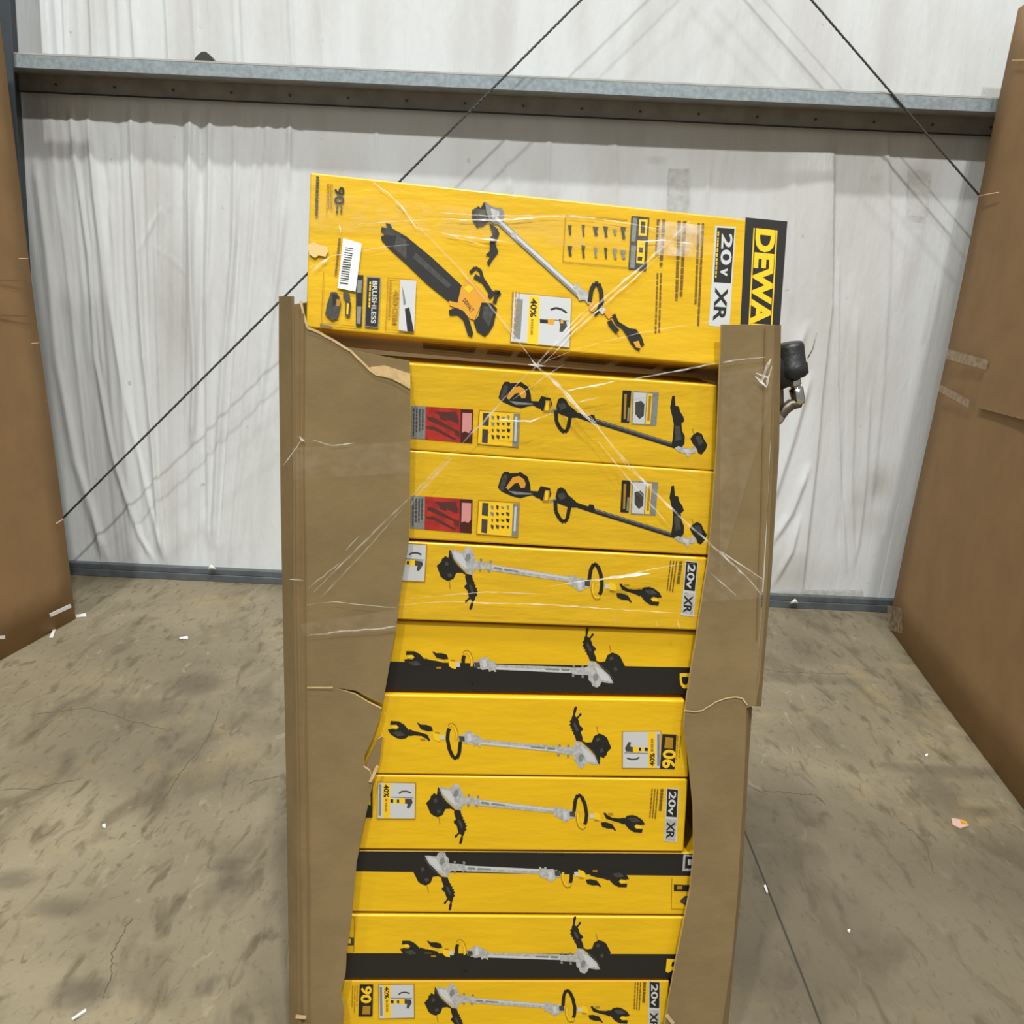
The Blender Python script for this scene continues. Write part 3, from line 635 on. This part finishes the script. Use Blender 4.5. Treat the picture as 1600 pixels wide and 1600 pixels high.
b0.art('small_print', lines((824,155),(885,158),(850,750),(808,745),2,OCHD,.6,16,3), C2)
b0.art('small_print', lines((935,168),(980,170),(950,770),(912,765),2,OCHD,.55,18,4), C2)
b0.art('printed_panel', [('rib', [(222,126),(560,150)], OCH, 1), ('rib', [(222,126),(207,378)], OCH, 1), ('rib', [(207,378),(560,410)], OCH, 1),
   ('poly', [(580,130),(677,138),(660,427),(563,418)], INKD), ('poly', [(588,140),(612,142),(600,270),(578,268)], SILD), ('poly', [(578,290),(606,292),(596,415),(572,412)], SILD), ('poly', [(622,148),(668,150),(662,240),(618,236)], YBR), ('poly', [(612,262),(655,265),(648,390),(606,386)], YBR), ('poly', [(632,160),(656,162),(652,226),(628,224)], INKD), ('poly', [(622,300),(642,302),(640,330),(620,328)], INKD), ('poly', [(614,350),(640,352),(636,375),(612,372)], INKD)], C2)
acc = []
ra = random.Random(3)
for i, x in enumerate((245, 318, 385, 440, 490, 535)):
    for y in (205 + i * 3, 318 + i * 4):
        w2 = ra.uniform(9, 18); h2 = ra.uniform(16, 34); acc.append(('poly', [(x - w2, y - h2), (x + w2, y - h2 + 4), (x + w2 * .4, y), (x + w2 * .8, y + h2), (x - w2 * .3, y + h2), (x - w2 * .5, y)], INKD if ra.random() < .7 else SILD))
b0.art('printed_picture', acc, C2)
b0.art('printed_picture', [   # blower
 ('poly', [(570,395),(600,400),(612,428),(700,478),(860,610),(1052,790),(1020,890),(960,880),(830,775),(700,650),(600,560),(545,500),(540,478),(568,468),(540,445),(545,420),(580,425)], INK),
 ('poly', [(640,470),(700,500),(700,620),(620,550)], INKD), ('poly', [(760,580),(980,780),(960,800),(740,610)], INKD),
 ('poly', [(1042,795),(1068,745),(1110,755),(1165,810),(1210,870),(1218,895),(1168,900),(1125,1000),(1095,990),(1055,945),(970,908),(965,880),(1020,892)], ORG),
 ('poly', [(1060,800),(1090,780),(1120,800),(1090,830)], YBR), ('rib', [(1098,705),(1130,672),(1162,690),(1175,735)], INK, 4.5), ('rib', [(1125,725),(1185,760),(1222,820),(1240,850)], INK, 6.5), ('rib', [(1215,860),(1250,825),(1285,828),(1262,850),(1250,895)], INK, 5.5), ('rib', [(1175,735),(1212,800)], INK, 4),
 ('poly', [(1170,890),(1235,895),(1267,930),(1245,1030),(1215,1080),(1190,1102),(1140,1070),(1120,1010),(1150,975)], INK), ('poly', [(1185,915),(1225,915),(1250,940),(1215,1040),(1175,980)], INKD),
 ('poly', [(965,938),(1010,922),(1060,945),(1095,1005),(1118,1080),(1110,1108),(1085,1095),(1055,1000),(1020,968),(970,970)], INK)], C1)
b0.text('lettering', 'DEWALT', [C1(*p) for p in ((1050, 880), (1105, 958), (1125, 935), (1068, 862))], INK, .02)
b0.art('printed_picture', [   # silver string trimmer
 ('poly', [(1110,312),(1150,290),(1165,300),(1185,262),(1215,310),(1228,370),(1180,412),(1140,420),(1110,370)], INK), ('poly', [(1130,330),(1190,310),(1200,370),(1150,390)], INKD),
 ('poly', [(1190,258),(1230,288),(1260,300),(1290,298),(1312,325),(1305,372),(1280,400),(1250,402),(1215,372),(1198,310)], SILD), ('poly', [(1225,300),(1280,320),(1280,350),(1240,370)], SIL),
 ('poly', [(1215,388),(1270,430),(1282,460),(1255,520),(1275,575),(1240,620),(1215,662),(1203,640),(1225,602),(1193,595),(1220,570),(1225,480),(1240,470)], INK),
 ('rib', [(1255,360),(1380,478),(1796,856)], SILD, 8.5), ('rib', [(1258,358),(1385,475),(1800,850)], SILL, 4.2), ('poly', [(1360,450),(1392,455),(1385,495),(1355,478)], SIL)], C1)
b0.art('printed_picture', [
 ('poly', [(262,520),(280,490),(300,520),(335,540),(372,590),(345,612),(325,585),(295,590),(285,560)], SIL), ('poly', [(350,560),(375,590),(380,660),(350,640)], ORG), ('rib', [(352,600),(362,530),(380,498),(400,498),(415,540),(418,600),(400,645),(378,665)], INK, 6.2),
 ('poly', [(400,640),(430,625),(445,650),(420,665)], SILL), ('poly', [(425,650),(455,635),(485,672),(455,690)], ORG), ('rib', [(482,665),(500,710),(560,748)], INK, 5.5), ('rib', [(458,700),(475,728),(505,760)], INK, 7), ('rib', [(505,760),(512,780)], ORG, 2),
 ('poly', [(525,735),(565,740),(605,745),(635,785),(650,832),(622,840),(625,865),(600,850),(575,820),(555,780)], INK), ('poly', [(590,815),(620,808),(632,850),(605,845)], ORG)], C2)
b0.art('printed_panel', [('poly', [(-62,545),(255,575),(245,848),(-80,815)], OCH), ('poly', [(-58,549),(252,579),(242,844),(-76,811)], SILL), ('poly', [(25,565),(82,570),(72,830),(12,822)], YBR), ('poly', [(-45,580),(-10,584),(-25,800),(-60,795)], SILD),
  ('rib', [(140,640),(170,630),(205,640),(228,658)], INK, 3), ('poly', [(80,688),(240,698),(240,704),(80,694)], SILD), ('poly', [(82,692),(125,696),(125,715),(82,712)], INK), ('poly', [(125,690),(160,692),(160,722),(125,718)], ORG), ('poly', [(185,690),(225,700),(230,730),(205,762),(188,758),(192,725)], INKD), ('poly', [(195,695),(210,697),(208,715),(193,713)], ORG)], C2)
b0.text('lettering', '40%', [C2(*p) for p in ((32,578),(28,680),(62,684),(68,580))], INK, .03)
b0.art('small_print', lines((30,690),(52,692),(46,812),(24,808),1,OCH,.6,8,3), C2)
b0.art('small_print', lines((1355,820),(1415,825),(1385,1150),(1350,1140),3,OCH,.35,7,9), C1)
b0.text('lettering', '90', [C1(*p) for p in ((250,170),(246,278),(312,280),(314,168))], INK, .03)
b0.art('small_print', lines((255,290),(308,292),(304,345),(250,355),2,INKD,.45,3,1), C1)
b0.art('small_print', lines((200,150),(242,152),(238,350),(196,345),4,OCHD,.4,5,2), C1)
b0.art('small_print', lines((130,100),(160,105),(148,460),(120,440),1,INKD,.6,18,3), C1)
b0.art('small_print', lines((270,490),(296,490),(258,790),(240,790),1,OCHD,.6,9,7), C1)
b0.art('printed_label', [('poly', [(385,718),(432,720),(420,1042),(385,1038)], INK), ('poly', [(395,750),(425,752),(418,830),(392,828)], SILD), ('poly', [(393,915),(418,917),(412,1025),(390,1022)], SILD),
   ], C1)
b0.art('printed_label', [('poly', [(452,728),(540,734),(526,1048),(438,1042)], SILD), ('poly', [(457,734),(535,739),(521,1043),(443,1037)], INK)], C1)
b0.text('lettering', 'BRUSHLESS', [C1(*p) for p in ((488,755),(478,1020),(508,1022),(520,757))], SILL, .02)
b0.art('small_print', lines((465,760),(485,762),(476,960),(456,956),1,YBR,.5,8,9), C1)
b0.art('printed_panel', [('rib', [(585,738),(760,750)], OCH, 1), ('rib', [(585,738),(570,1060)], OCH, 1), ('rib', [(570,1060),(748,1076)], OCH, 1), ('poly', [(662,748),(762,754),(748,1076),(650,1062)], SILL), ('poly', [(690,930),(718,920),(748,1076),(706,1072)], INK), ('poly', [(672,780),(690,850),(698,900),(682,910)], SILD)], C1)
b0.text('lettering', '450 CFM', [C1(*p) for p in ((618,810),(608,1020),(640,1022),(652,812))], OCH, .03)
b0.art('small_print', lines((592,755),(612,757),(600,1040),(578,1035),1,OCH,.5,10,12), C1)
b0.art('printed_picture', [('poly', [(228,825),(262,825),(285,860),(292,905),(272,990),(235,1002),(192,965),(205,895)], INKD), ('poly', [(235,840),(262,838),(280,870),(240,920)], INK), ('poly', [(262,870),(288,870),(285,910),(262,915)], OCH),
   ('poly', [(320,885),(355,890),(348,980),(318,975)], INKD), ('poly', [(328,895),(340,897),(336,965),(325,963)], YBR), ('poly', [(305,825),(345,835),(350,880),(325,885),(305,860)], INKD), ('rib', [(182,700),(168,1020)], OCH, 1), ('rib', [(168,1020),(385,1040)], OCH, 1)], C1)
b0.art('barcode_sticker', [('poly', [(305,488),(421,522),(382,822),(270,800)], WHT)] + [('poly', [(318 - i * 2.35, 545 + i * 14.5), (368 - i * 2.2, 552 + i * 14.5), (368 - i * 2.2, 552 + i * 14.5 + ra.uniform(4, 10)), (318 - i * 2.35, 545 + i * 14.5 + ra.uniform(4, 10))], INKD) for i in range(16)], C1, .0008)
b0.art('kraft_scuff', [('poly', [(84,530),(120,512),(160,532),(205,540),(212,570),(195,604),(150,596),(130,612),(92,590)], mat('scuffed_board', (216, 186, 120), .6))], C1)
b0.art('kraft_scuff', [('poly', [(160,1022),(240,1040),(240,1056),(160,1046)], CARD)], C1)
# print on the underside of the top box
und = Plane(b0.c[3], (b0.c[2] - b0.c[3]).cross(pl0.n).normalized())
if und.n.z > 0: und.n = -und.n
M = Mesh()
for x0, x1 in ((655, 740), (760, 800), (810, 880), (890, 960), (975, 1040), (1055, 1105)):
    e0 = b0.c[3].lerp(b0.c[2], (x0 - 478) / 734); e1 = b0.c[3].lerp(b0.c[2], (x1 - 478) / 734)
    for k1, k2 in ((.03, .034), (.06, .08), (.09, .11), (.12, .14), (.17, .174)):
        a = -pl0.n * k1; b_ = -pl0.n * k2; M.poly([e0 + a + und.n * .0008, e1 + a + und.n * .0008, e1 + b_ + und.n * .0008, e0 + b_ + und.n * .0008], UND)
M.build('small_print', b0.root)

# ---- boxes two and three (dark shaft trimmer picture)
def brush_art(bx, dy, dx=0, sc=1):
    f3 = lambda x, y: (C3(x, y)[0] + dx, C3(x, y)[1] + dy); f4 = lambda x, y: (C4(x, y)[0] + dx, C4(x, y)[1] + dy)
    bx.art('printed_picture', [
     ('poly', [(870,240),(905,240),(915,252),(985,250),(1000,240),(1020,255),(1060,280),(1080,340),(1085,395),(1140,398),(1200,425),(1180,462),(1140,455),(1100,430),(1060,438),(1000,455),(940,440),(880,415),(850,400),(820,370),(830,330),(850,270)], INK),
     ('poly', [(940,285),(990,275),(1030,300),(1045,340),(1035,372),(1005,372),(985,330),(955,335),(905,385),(885,370),(900,345)], ORG), ('poly', [(832,375),(858,285),(880,258),(900,280),(862,395)], INKD), ('poly', [(905,395),(960,400),(1100,415),(1090,425),(960,425)], SILD),
     ('poly', [(1140,405),(1165,355),(1240,372),(1252,420),(1225,480),(1165,472)], INK), ('poly', [(1200,388),(1240,392),(1235,492),(1180,490)], OCH), ('poly', [(1205,395),(1228,398),(1222,470),(1195,470)], YBR),
     ('poly', [(1240,470),(1290,455),(1295,475),(1240,492)], SILD), ('poly', [(1285,440),(1300,380),(1330,365),(1365,385),(1385,425),(1450,480),(1450,530),(1400,530),(1340,510),(1295,490)], INK), ('poly', [(1300,420),(1350,410),(1370,450),(1320,470)], INKD),
     ('rib', [(1283,470),(1287,560),(1318,620),(1352,648),(1380,620),(1398,520)], INK, 5.6)], f3)
    bx.art('printed_picture', [
     ('rib', [(100,355),(225,398),(745,560)], INK, 7.2), ('rib', [(270,408),(745,556)], INKD, 4.4), ('rib', [(270,402),(745,550)], SILD, 1.2), ('poly', [(225,392),(235,372),(262,375),(268,405),(255,415)], INK),
     ('poly', [(725,262),(740,260),(745,320),(765,325),(772,355),(792,385),(798,410),(780,425),(785,470),(800,500),(798,545),(780,570),(720,565),(730,500),(735,430),(725,380),(713,330)], INK), ('poly', [(740,440),(770,440),(780,520),(745,530)], INKD),
     ('poly', [(740,572),(760,560),(800,570),(840,575),(852,558),(870,575),(862,602),(832,605),(822,632),(805,605),(760,592)], SIL), ('poly', [(790,575),(830,582),(825,600),(800,596)], SILL),
     ('poly', [(833,515),(850,492),(875,476),(902,488),(915,520),(935,552),(925,580),(900,610),(880,602),(872,575),(848,545)], INK), ('poly', [(862,500),(892,498),(910,540),(885,560)], INKD), ('rib', [(845,455),(857,490)], OCH, 1),
     ('poly', [(430,228),(482,230),(470,422),(420,418)], INK), ('poly', [(440,250),(455,250),(448,400),(436,400)], OCH), ('poly', [(462,330),(474,330),(468,412),(456,412)], SILD),
     ('poly', [(490,232),(645,240),(630,438),(482,430)], SILD), ('poly', [(497,240),(572,244),(560,428),(489,424)], SILL), ('poly', [(578,246),(608,248),(594,430),(566,428)], YBR), ('poly', [(612,248),(640,248),(626,432),(598,430)], SILD), ('poly', [(505,300),(540,290),(560,310),(556,380),(530,400),(505,370)], INKD), ('poly', [(586,260),(602,262),(590,410),(576,410)], OCH)], f4)
    rr = random.Random(5); it = [('poly', [(115,433),(232,440),(228,705),(112,695)], SILD), ('poly', [(232,440),(617,465),(608,738),(228,706)], RED), ('poly', [(515,460),(617,466),(608,738),(512,730)], MAR), ('poly', [(530,490),(605,494),(602,628),(580,655),(552,640),(525,650)], PNK)]
    for q in ([(250,520),(300,530),(500,640),(495,655),(320,580),(250,550)], [(300,480),(480,485),(505,560),(490,580),(400,540),(340,510)], [(235,600),(300,600),(480,700),(470,715),(300,630),(240,620)], [(340,490),(400,520),(410,560),(350,540)], [(460,620),(510,640),(505,690),(470,670)]): it.append(('poly', q, mat('dark_red_ink', (84, 44, 38), .45)))
    it += lines((125,455),(222,460),(218,690),(122,680),4,INKD,.5,8,2)
    bx.art('printed_panel', it, f3)
    it = [('poly', [(662,466),(997,490),(982,772),(646,745)], OCH), ('poly', [(670,476),(990,498),(976,764),(654,738)], YBR), ('poly', [(942,497),(990,500),(978,764),(930,760)], SILD), ('poly', [(955,520),(972,522),(962,720),(946,718)], SILL), ('poly', [(695,490),(745,494),(740,600),(690,590)], INKD), ('poly', [(690,620),(738,625),(732,738),(686,730)], INKD)]
    for i in range(4):
        for j in range(4):
            x = 775 + i * 42; y = 530 + j * 52; a_, h_ = rr.uniform(7, 16), rr.uniform(10, 22); it.append(('poly', [(x - a_, y - h_), (x + a_, y - h_ * .6), (x + a_ * .5, y + h_), (x - a_ * .7, y + h_ * .5)], rr.choice([INKD, INK, SILD])))
    bx.art('printed_panel', it, f3)
b1 = ToolBox('tool_box', 'yellow box with dark shaft trimmer, directly under the tilted top box', 480, 556, 1121, 602, 1119, 736, 480, 692, -.022, depth=.15, mt=YELT)
brush_art(b1, 0)
b2 = ToolBox('tool_box', 'lower of the two yellow boxes showing a dark shaft trimmer and red panel', 480, 693, 1119, 737.5, 1109, 868, 478, 833, -.018, mt=YELT)
brush_art(b2, 140.5, -1)
b3 = ToolBox('tool_box', 'film-glazed yellow box just below both red-panelled boxes, silver trimmer picture', 480, 838, 1106, 872, 1091, 985, 480, 963, -.016, mt=YELT)
foldable_art(b3, (731, 855), (1034, 934))
b4 = ToolBox('tool_box', 'yellow box with black lower stripe, upper of the two showing trimmer upside down', 480, 965, 1092, 988, 1071, 1085, 478, 1078, -.026)
b4.art('printed_band', [('poly', [(478, 1031), (1082, 1043), (1071, 1084.5), (478, 1077.5)], INK)])
foldable_art(b4, (932.5, 1074), (631, 1030), badge=False, pct=False)
b4.text('lettering', 'D', [(1062, 1052), (1062, 1076), (1079, 1076), (1079, 1052)], YBR, .03)
b5 = ToolBox('tool_box', 'all yellow box showing upside-down trimmer and an upside-down 90', 480, 1083, 1071, 1095, 1076, 1215, 480, 1208, -.016)
f5 = foldable_art(b5, (909, 1200), (606, 1139), badge=False)
b5.art('printed_label', [('poly', [(1035, 1147), (1057, 1148), (1054, 1202), (1031, 1201)], INK), ('poly', [(1040, 1152), (1052, 1153), (1051, 1170), (1038, 1169)], OCH)] + lines((1057, 1149), (1066, 1150), (1062, 1200), (1054, 1200), 2, OCH, .4, 4, 3))
b5.text('lettering', '90', [(1055, 1201), (1057, 1172), (1036, 1171), (1034, 1200)], YBR, .03)
b6 = ToolBox('tool_box', 'all yellow box with upright 40% panel, resting on a black topped box mid-stack', 480, 1209.5, 1075, 1218, 1068, 1331, 470, 1326, -.016)
foldable_art(b6, (711.6, 1224.6), (1007.7, 1289))
b6.art('printed_label', [('poly', [(180,168),(238,172),(236,372),(150,370)], INK), ('poly', [(205,240),(225,240),(224,300),(205,290)], YBR)], C7)
b7 = ToolBox('tool_box', 'yellow box with a black stripe along its upper edge', 470, 1328, 1100, 1333, 1100, 1430, 470, 1424, -.020)
b7.art('printed_band', [('poly', [(470, 1329), (1100, 1334), (1100, 1369), (470, 1360)], INK)])
foldable_art(b7, (689, 1330.5), (983, 1374), badge=False, pct=False)
b7.art('printed_panel', [('poly', [(1068, 1335), (1085, 1336), (1085, 1361), (1066, 1361)], SIL), ('poly', [(1071, 1338), (1085, 1339), (1085, 1357), (1070, 1357)], INK), ('poly', [(1075, 1343), (1081, 1343), (1080, 1352), (1075, 1352)], SILL),
   ('rib', [(1050, 1372), (1049, 1420)], OCH, 1), ('rib', [(1049, 1420), (1085, 1422)], OCH, 1), ('poly', [(1053, 1382), (1083, 1383), (1082, 1393), (1053, 1392)], INK), ('poly', [(1058, 1384), (1066, 1384), (1066, 1390), (1058, 1390)], OCH), ('poly', [(1070, 1400), (1085, 1400), (1085, 1419), (1074, 1417), (1062, 1408)], INKD)])
b8 = ToolBox('tool_box', 'yellow box with black lower stripe, lowest one showing trimmer upside down', 470, 1429, 1080, 1433.5, 1075, 1529, 470, 1529, -.018)
b8.art('printed_band', [('poly', [(470, 1489), (1080, 1491), (1075, 1528.5), (470, 1528.5)], INK)])
foldable_art(b8, (913, 1521), (625, 1482), badge=False, pct=False)
b8.art('printed_label', [('rib', [(554, 1433), (553, 1487)], OCH, 1), ('rib', [(542, 1433), (554, 1433)], OCH, 1), ('poly', [(538, 1464), (553, 1465), (553, 1477), (538, 1477)], INKD), ('poly', [(541, 1467), (548, 1467), (548, 1474), (541, 1474)], YBR)])
b8.art('printed_badge', [('poly', [(1042, 1498), (1060, 1499), (1058, 1512), (1044, 1520), (1040, 1518)], YBR), ('poly', [(1050, 1503), (1056, 1503), (1054, 1510), (1049, 1510)], INK)])
zb9 = Plane(cp.p - NF * .0, cp.n).at(500, 1640)
b9 = ToolBox('tool_box', 'yellow box at the very bottom of the picture with an upright 90', 470, 1532.5, 1046, 1532.5, 1040, 1628, 470, 1628, -.02)
foldable_art(b9, (705, 1537), (984, 1588))
b9.art('printed_label', [('poly', [(562, 1538), (583, 1538), (582, 1588), (560, 1588)], INK)] + lines((549, 1540), (560, 1540), (559, 1585), (548, 1585), 3, OCH, .4, 4, 4) + [('poly', [(567, 1572), (579, 1572), (578, 1585), (566, 1585)], OCH)])
b9.text('lettering', '90', [(564, 1541), (563, 1567), (580, 1568), (581, 1541)], YBR, .03)

# pallet under the carton (below the frame)
pal = thing('wooden_pallet', 'wooden pallet under the torn carton', 'pallet', (0, FRONT_Y + .4, 0))
WOOD = mat('pallet_wood', (150, 122, 84), .85, noise=.2, nscale=12)
o0 = bl + U * .03 + NB * .03; o0.z = 0; PW = (br - bl).dot(U) - .06
def obox(name, u0, u1, n0_, n1_, z0, z1):
    M = Mesh(); q = [o0 + U * u + NB * n0_ + Vector((0, 0, z)) for u, z in ((u0, z0), (u1, z0), (u1, z1), (u0, z1))]
    M.prism(q, NB * (n1_ - n0_), WOOD); M.build(name, pal)
for i in range(3): obox('stringer', i * (PW - .05) / 2, i * (PW - .05) / 2 + .05, 0, .72, .014, .054)
for i in range(6): obox('deck_board', 0, PW, i * .126, i * .126 + .09, .054, .066)
for i in range(3): obox('bottom_board', 0, PW, i * .315, i * .315 + .09, 0, .014)
# ============================================================ TRIMMER HEAD STICKING OUT BEHIND
tp = Plane(cp.p - cp.n * .09, cp.n)
tool = thing('metal_tool', 'black capped chrome rod and bent steel arm sticking out right of the carton', 'tool', tp.at(1212, 668))
def T(x, y, l=0): return tp.at(x, y, l)
M = Mesh(); a, b = T(1233, 536), T(1239, 588); d = b - a
M.tube([a - d * .02, a, a + d * .1, a + d * .62, a + d * .66, a + d * .95, b + d * .04], [0.0158, 0.0238, 0.0273, 0.0273, 0.0299, 0.0299, 0.0229], RUB, 28); M.build('rubber_cap', tool)
M = Mesh(); M.tube([T(1165, 556), T(1213, 572), T(1222, 605)], [0.0229, 0.0229, 0.0194], RUB, 16); M.build('rubber_sleeve', tool)
M = Mesh(); a, b = T(1240, 590), T(1248, 628); d = b - a
M.tube([a, a + d * .3, a + d * .32, a + d * .42, a + d * .44, a + d * .9, b, b + d * .08], [0.0123, 0.0123, 0.0097, 0.0097, 0.0141, 0.0128, 0.0123, 0.0106], CHR, 22); M.build('chrome_rod', tool)
M = Mesh(); M.tube([T(1250, 621), T(1247, 630), T(1236, 632), T(1226, 640), T(1214, 655), T(1196, 672), T(1150, 700)], [0.0079, 0.0106, 0.0114, 0.0110, 0.0114, 0.0114, 0.0114], STL, 16); M.build('bent_arm', tool)
M = Mesh(); M.tube([T(1217, 648), T(1211, 656)], [0.0145, 0.0145], CHR, 20); M.tube([T(1216, 590), T(1218, 640)], .009, STL, 12); M.build('collar', tool)
M = Mesh(); M.tube([T(1262, 560), T(1270, 545), T(1276, 520)], .0012, SILD, 5); M.build('line', tool)

# ============================================================ STRETCH FILM
film = thing('stretch_film', 'clear wrinkled stretch film wound round the carton and upper boxes', 'film', cp.at(838, 570))
fp = Plane(cp.p + NF * .008, cp.n); f0 = Plane(pl0.p + pl0.n * .006, pl0.n)
def strand(pts, w_, m=FILM):
    M = Mesh()
    P = []
    for i in range(len(pts) - 1):
        (x0, y0), (x1, y1) = pts[i], pts[i + 1]; n = max(2, int(math.dist(pts[i], pts[i + 1]) / 10))
        for q in range(n): P.append((x0 + (x1 - x0) * q / n + R_.uniform(-.7, .7), y0 + (y1 - y0) * q / n + R_.uniform(-.7, .7)))
    P.append(pts[-1]); Q = []
    for x, y in P:
        up_ = (y < 548 + (x - 860) * .09) and x < 1124
        Q.append((f0 if up_ else fp).at(x, y))
    V = []
    for i, p in enumerate(Q):
        t = (Q[min(len(Q) - 1, i + 1)] - Q[max(0, i - 1)]).normalized(); s_ = t.cross(NF); e = min(i, len(Q) - 1 - i) / max(1, len(Q) * .25)
        ww = w_ * UPX * .5 * min(1, .25 + e) * R_.uniform(.5, 1.25); V.append((M.bm.verts.new(p - s_ * ww), M.bm.verts.new(p + s_ * ww + NF * ww * .5)))
    M.mi(m)
    for i in range(len(V) - 1): M.bm.faces.new([V[i][0], V[i + 1][0], V[i + 1][1], V[i][1]])
    M.build('wrinkle', film)
S = (838, 571)
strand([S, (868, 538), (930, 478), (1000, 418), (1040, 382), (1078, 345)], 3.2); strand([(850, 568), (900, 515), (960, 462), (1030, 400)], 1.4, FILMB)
strand([(845, 560), (900, 498), (930, 470)], 1.2); strand([(900, 520), (980, 440)], 1)
strand([S, (812, 535), (775, 490), (740, 445), (700, 400), (665, 365), (630, 325), (582, 285)], 2.6); strand([(583, 284), (606, 302), (628, 322), (650, 355), (662, 360)], 1.8, FILMB)
strand([S, (900, 545), (1000, 520), (1120, 500)], .8)
strand([S, (812, 596), (779, 633), (757, 655)], 1.4); strand([(779, 633), (755, 660), (738, 676), (722, 693)], 3.0, FILMB); strand([(722, 693), (707, 707), (666, 750), (640, 778), (600, 815), (545, 870), (490, 925)], 2.2)
strand([(705, 716), (650, 775), (642, 790)], 5); strand([(632, 790), (580, 850), (500, 935)], 1.6); strand([(560, 838), (540, 860)], 2, FILMB); strand([(530, 880), (480, 920)], 2)
strand([S, (870, 600), (905, 640), (930, 665)], 5.5); strand([(862, 594), (890, 618), (908, 642), (930, 660)], 2.0, FILMB); strand([(925, 658), (960, 700), (1005, 752), (1060, 805), (1110, 850), (1165, 900), (1190, 930)], 3.4)
strand([(935, 690), (985, 752), (1040, 815)], 2); strand([(915, 640), (980, 730), (1030, 770)], 1.5)
strand([(690, 342), (730, 343), (780, 344), (860, 338), (930, 341)], 2.4, FILMB); strand([(660, 330), (760, 337), (900, 337), (1000, 352), (1045, 362)], 2); strand([(700, 366), (745, 372), (792, 378)], 2.6, FILMB); strand([(640, 352), (700, 366), (760, 385)], 1.4)  # bright strands here paint the film's highlights as pale ribbons
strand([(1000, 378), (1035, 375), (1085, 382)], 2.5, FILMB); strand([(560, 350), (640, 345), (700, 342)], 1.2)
strand([(779, 656), (830, 658), (862, 646)], 1.8, FILMB); strand([(884, 611), (925, 603), (965, 595)], 2.2, FILMB); strand([(965, 596), (1030, 585), (1091, 573), (1150, 562), (1195, 558)], 2); strand([(905, 628), (936, 621)], 2.4, FILMB)
strand([(800, 625), (850, 590), (880, 570)], 1.2)
strand([(930, 908), (957, 902), (1015, 896)], 4.0, FILMB); strand([(860, 915), (957, 902), (1040, 885), (1085, 880)], 1.6); strand([(640, 935), (760, 925), (850, 928)], 1.2); strand([(620, 945), (700, 940), (860, 945), (1060, 958), (1092, 962)], 1.6, FILM); strand([(960, 955), (961, 977)], 1.6); strand([(1025, 970), (1027, 980)], 1.6); strand([(1058, 968), (1062, 982)], 2.6)
strand([(442, 728), (470, 690), (478, 686)], 1.4); strand([(488, 688), (520, 696), (555, 692)], 1.6); strand([(468, 682), (476, 690)], 3.5, FILMB)
strand([(480, 993), (540, 986), (600, 982), (620, 978)], 2.4); strand([(478, 945), (520, 940), (620, 950)], 1.2); strand([(452, 905), (476, 907)], 2.2)
strand([(1100, 845), (1135, 868), (1192, 905)], 2.4); strand([(1110, 895), (1150, 930)], 1.2)
strand([(480, 420), (520, 400), (600, 385), (640, 382)], 1.4); strand([(486, 425), (500, 412), (515, 402)], 3, FILMB); strand([(505, 408), (492, 425)], 2.2, FILMB); strand([(530, 352), (532, 365)], 2.5, FILMB)
# crumpled knot of film on the right panel
for q in ([(1182, 583), (1200, 590), (1206, 572)], [(1190, 600), (1196, 580), (1205, 560)], [(1180, 588), (1197, 604), (1200, 590)]): strand(q, 4, FILMB)
for q in ([(830, 562), (846, 580)], [(846, 560), (832, 580)], [(826, 570), (852, 572)]): strand(q, 4, FILMB)
def sheet(q, m=FILMS, pl=fp):
    M = Mesh(); M.poly([pl.at(x, y) for x, y in q], m); M.build('film_sheet', film)
sheet([(456, 700), (640, 690), (640, 738), (458, 750)]); sheet([(470, 975), (622, 952), (618, 985), (472, 995)])
sheet([(1108, 862), (1194, 905), (1190, 935), (1096, 940)]); sheet([(1127, 582), (1208, 570), (1200, 640), (1124, 900)])
sheet([(1030, 345), (1100, 352), (1095, 402), (1025, 398)], film_mat('film_painted_glare', .3), f0)  # glare on the film, painted as a paler patch
sheet([(495, 300), (930, 345), (1120, 370), (1120, 400), (490, 360)], FILMS, f0)
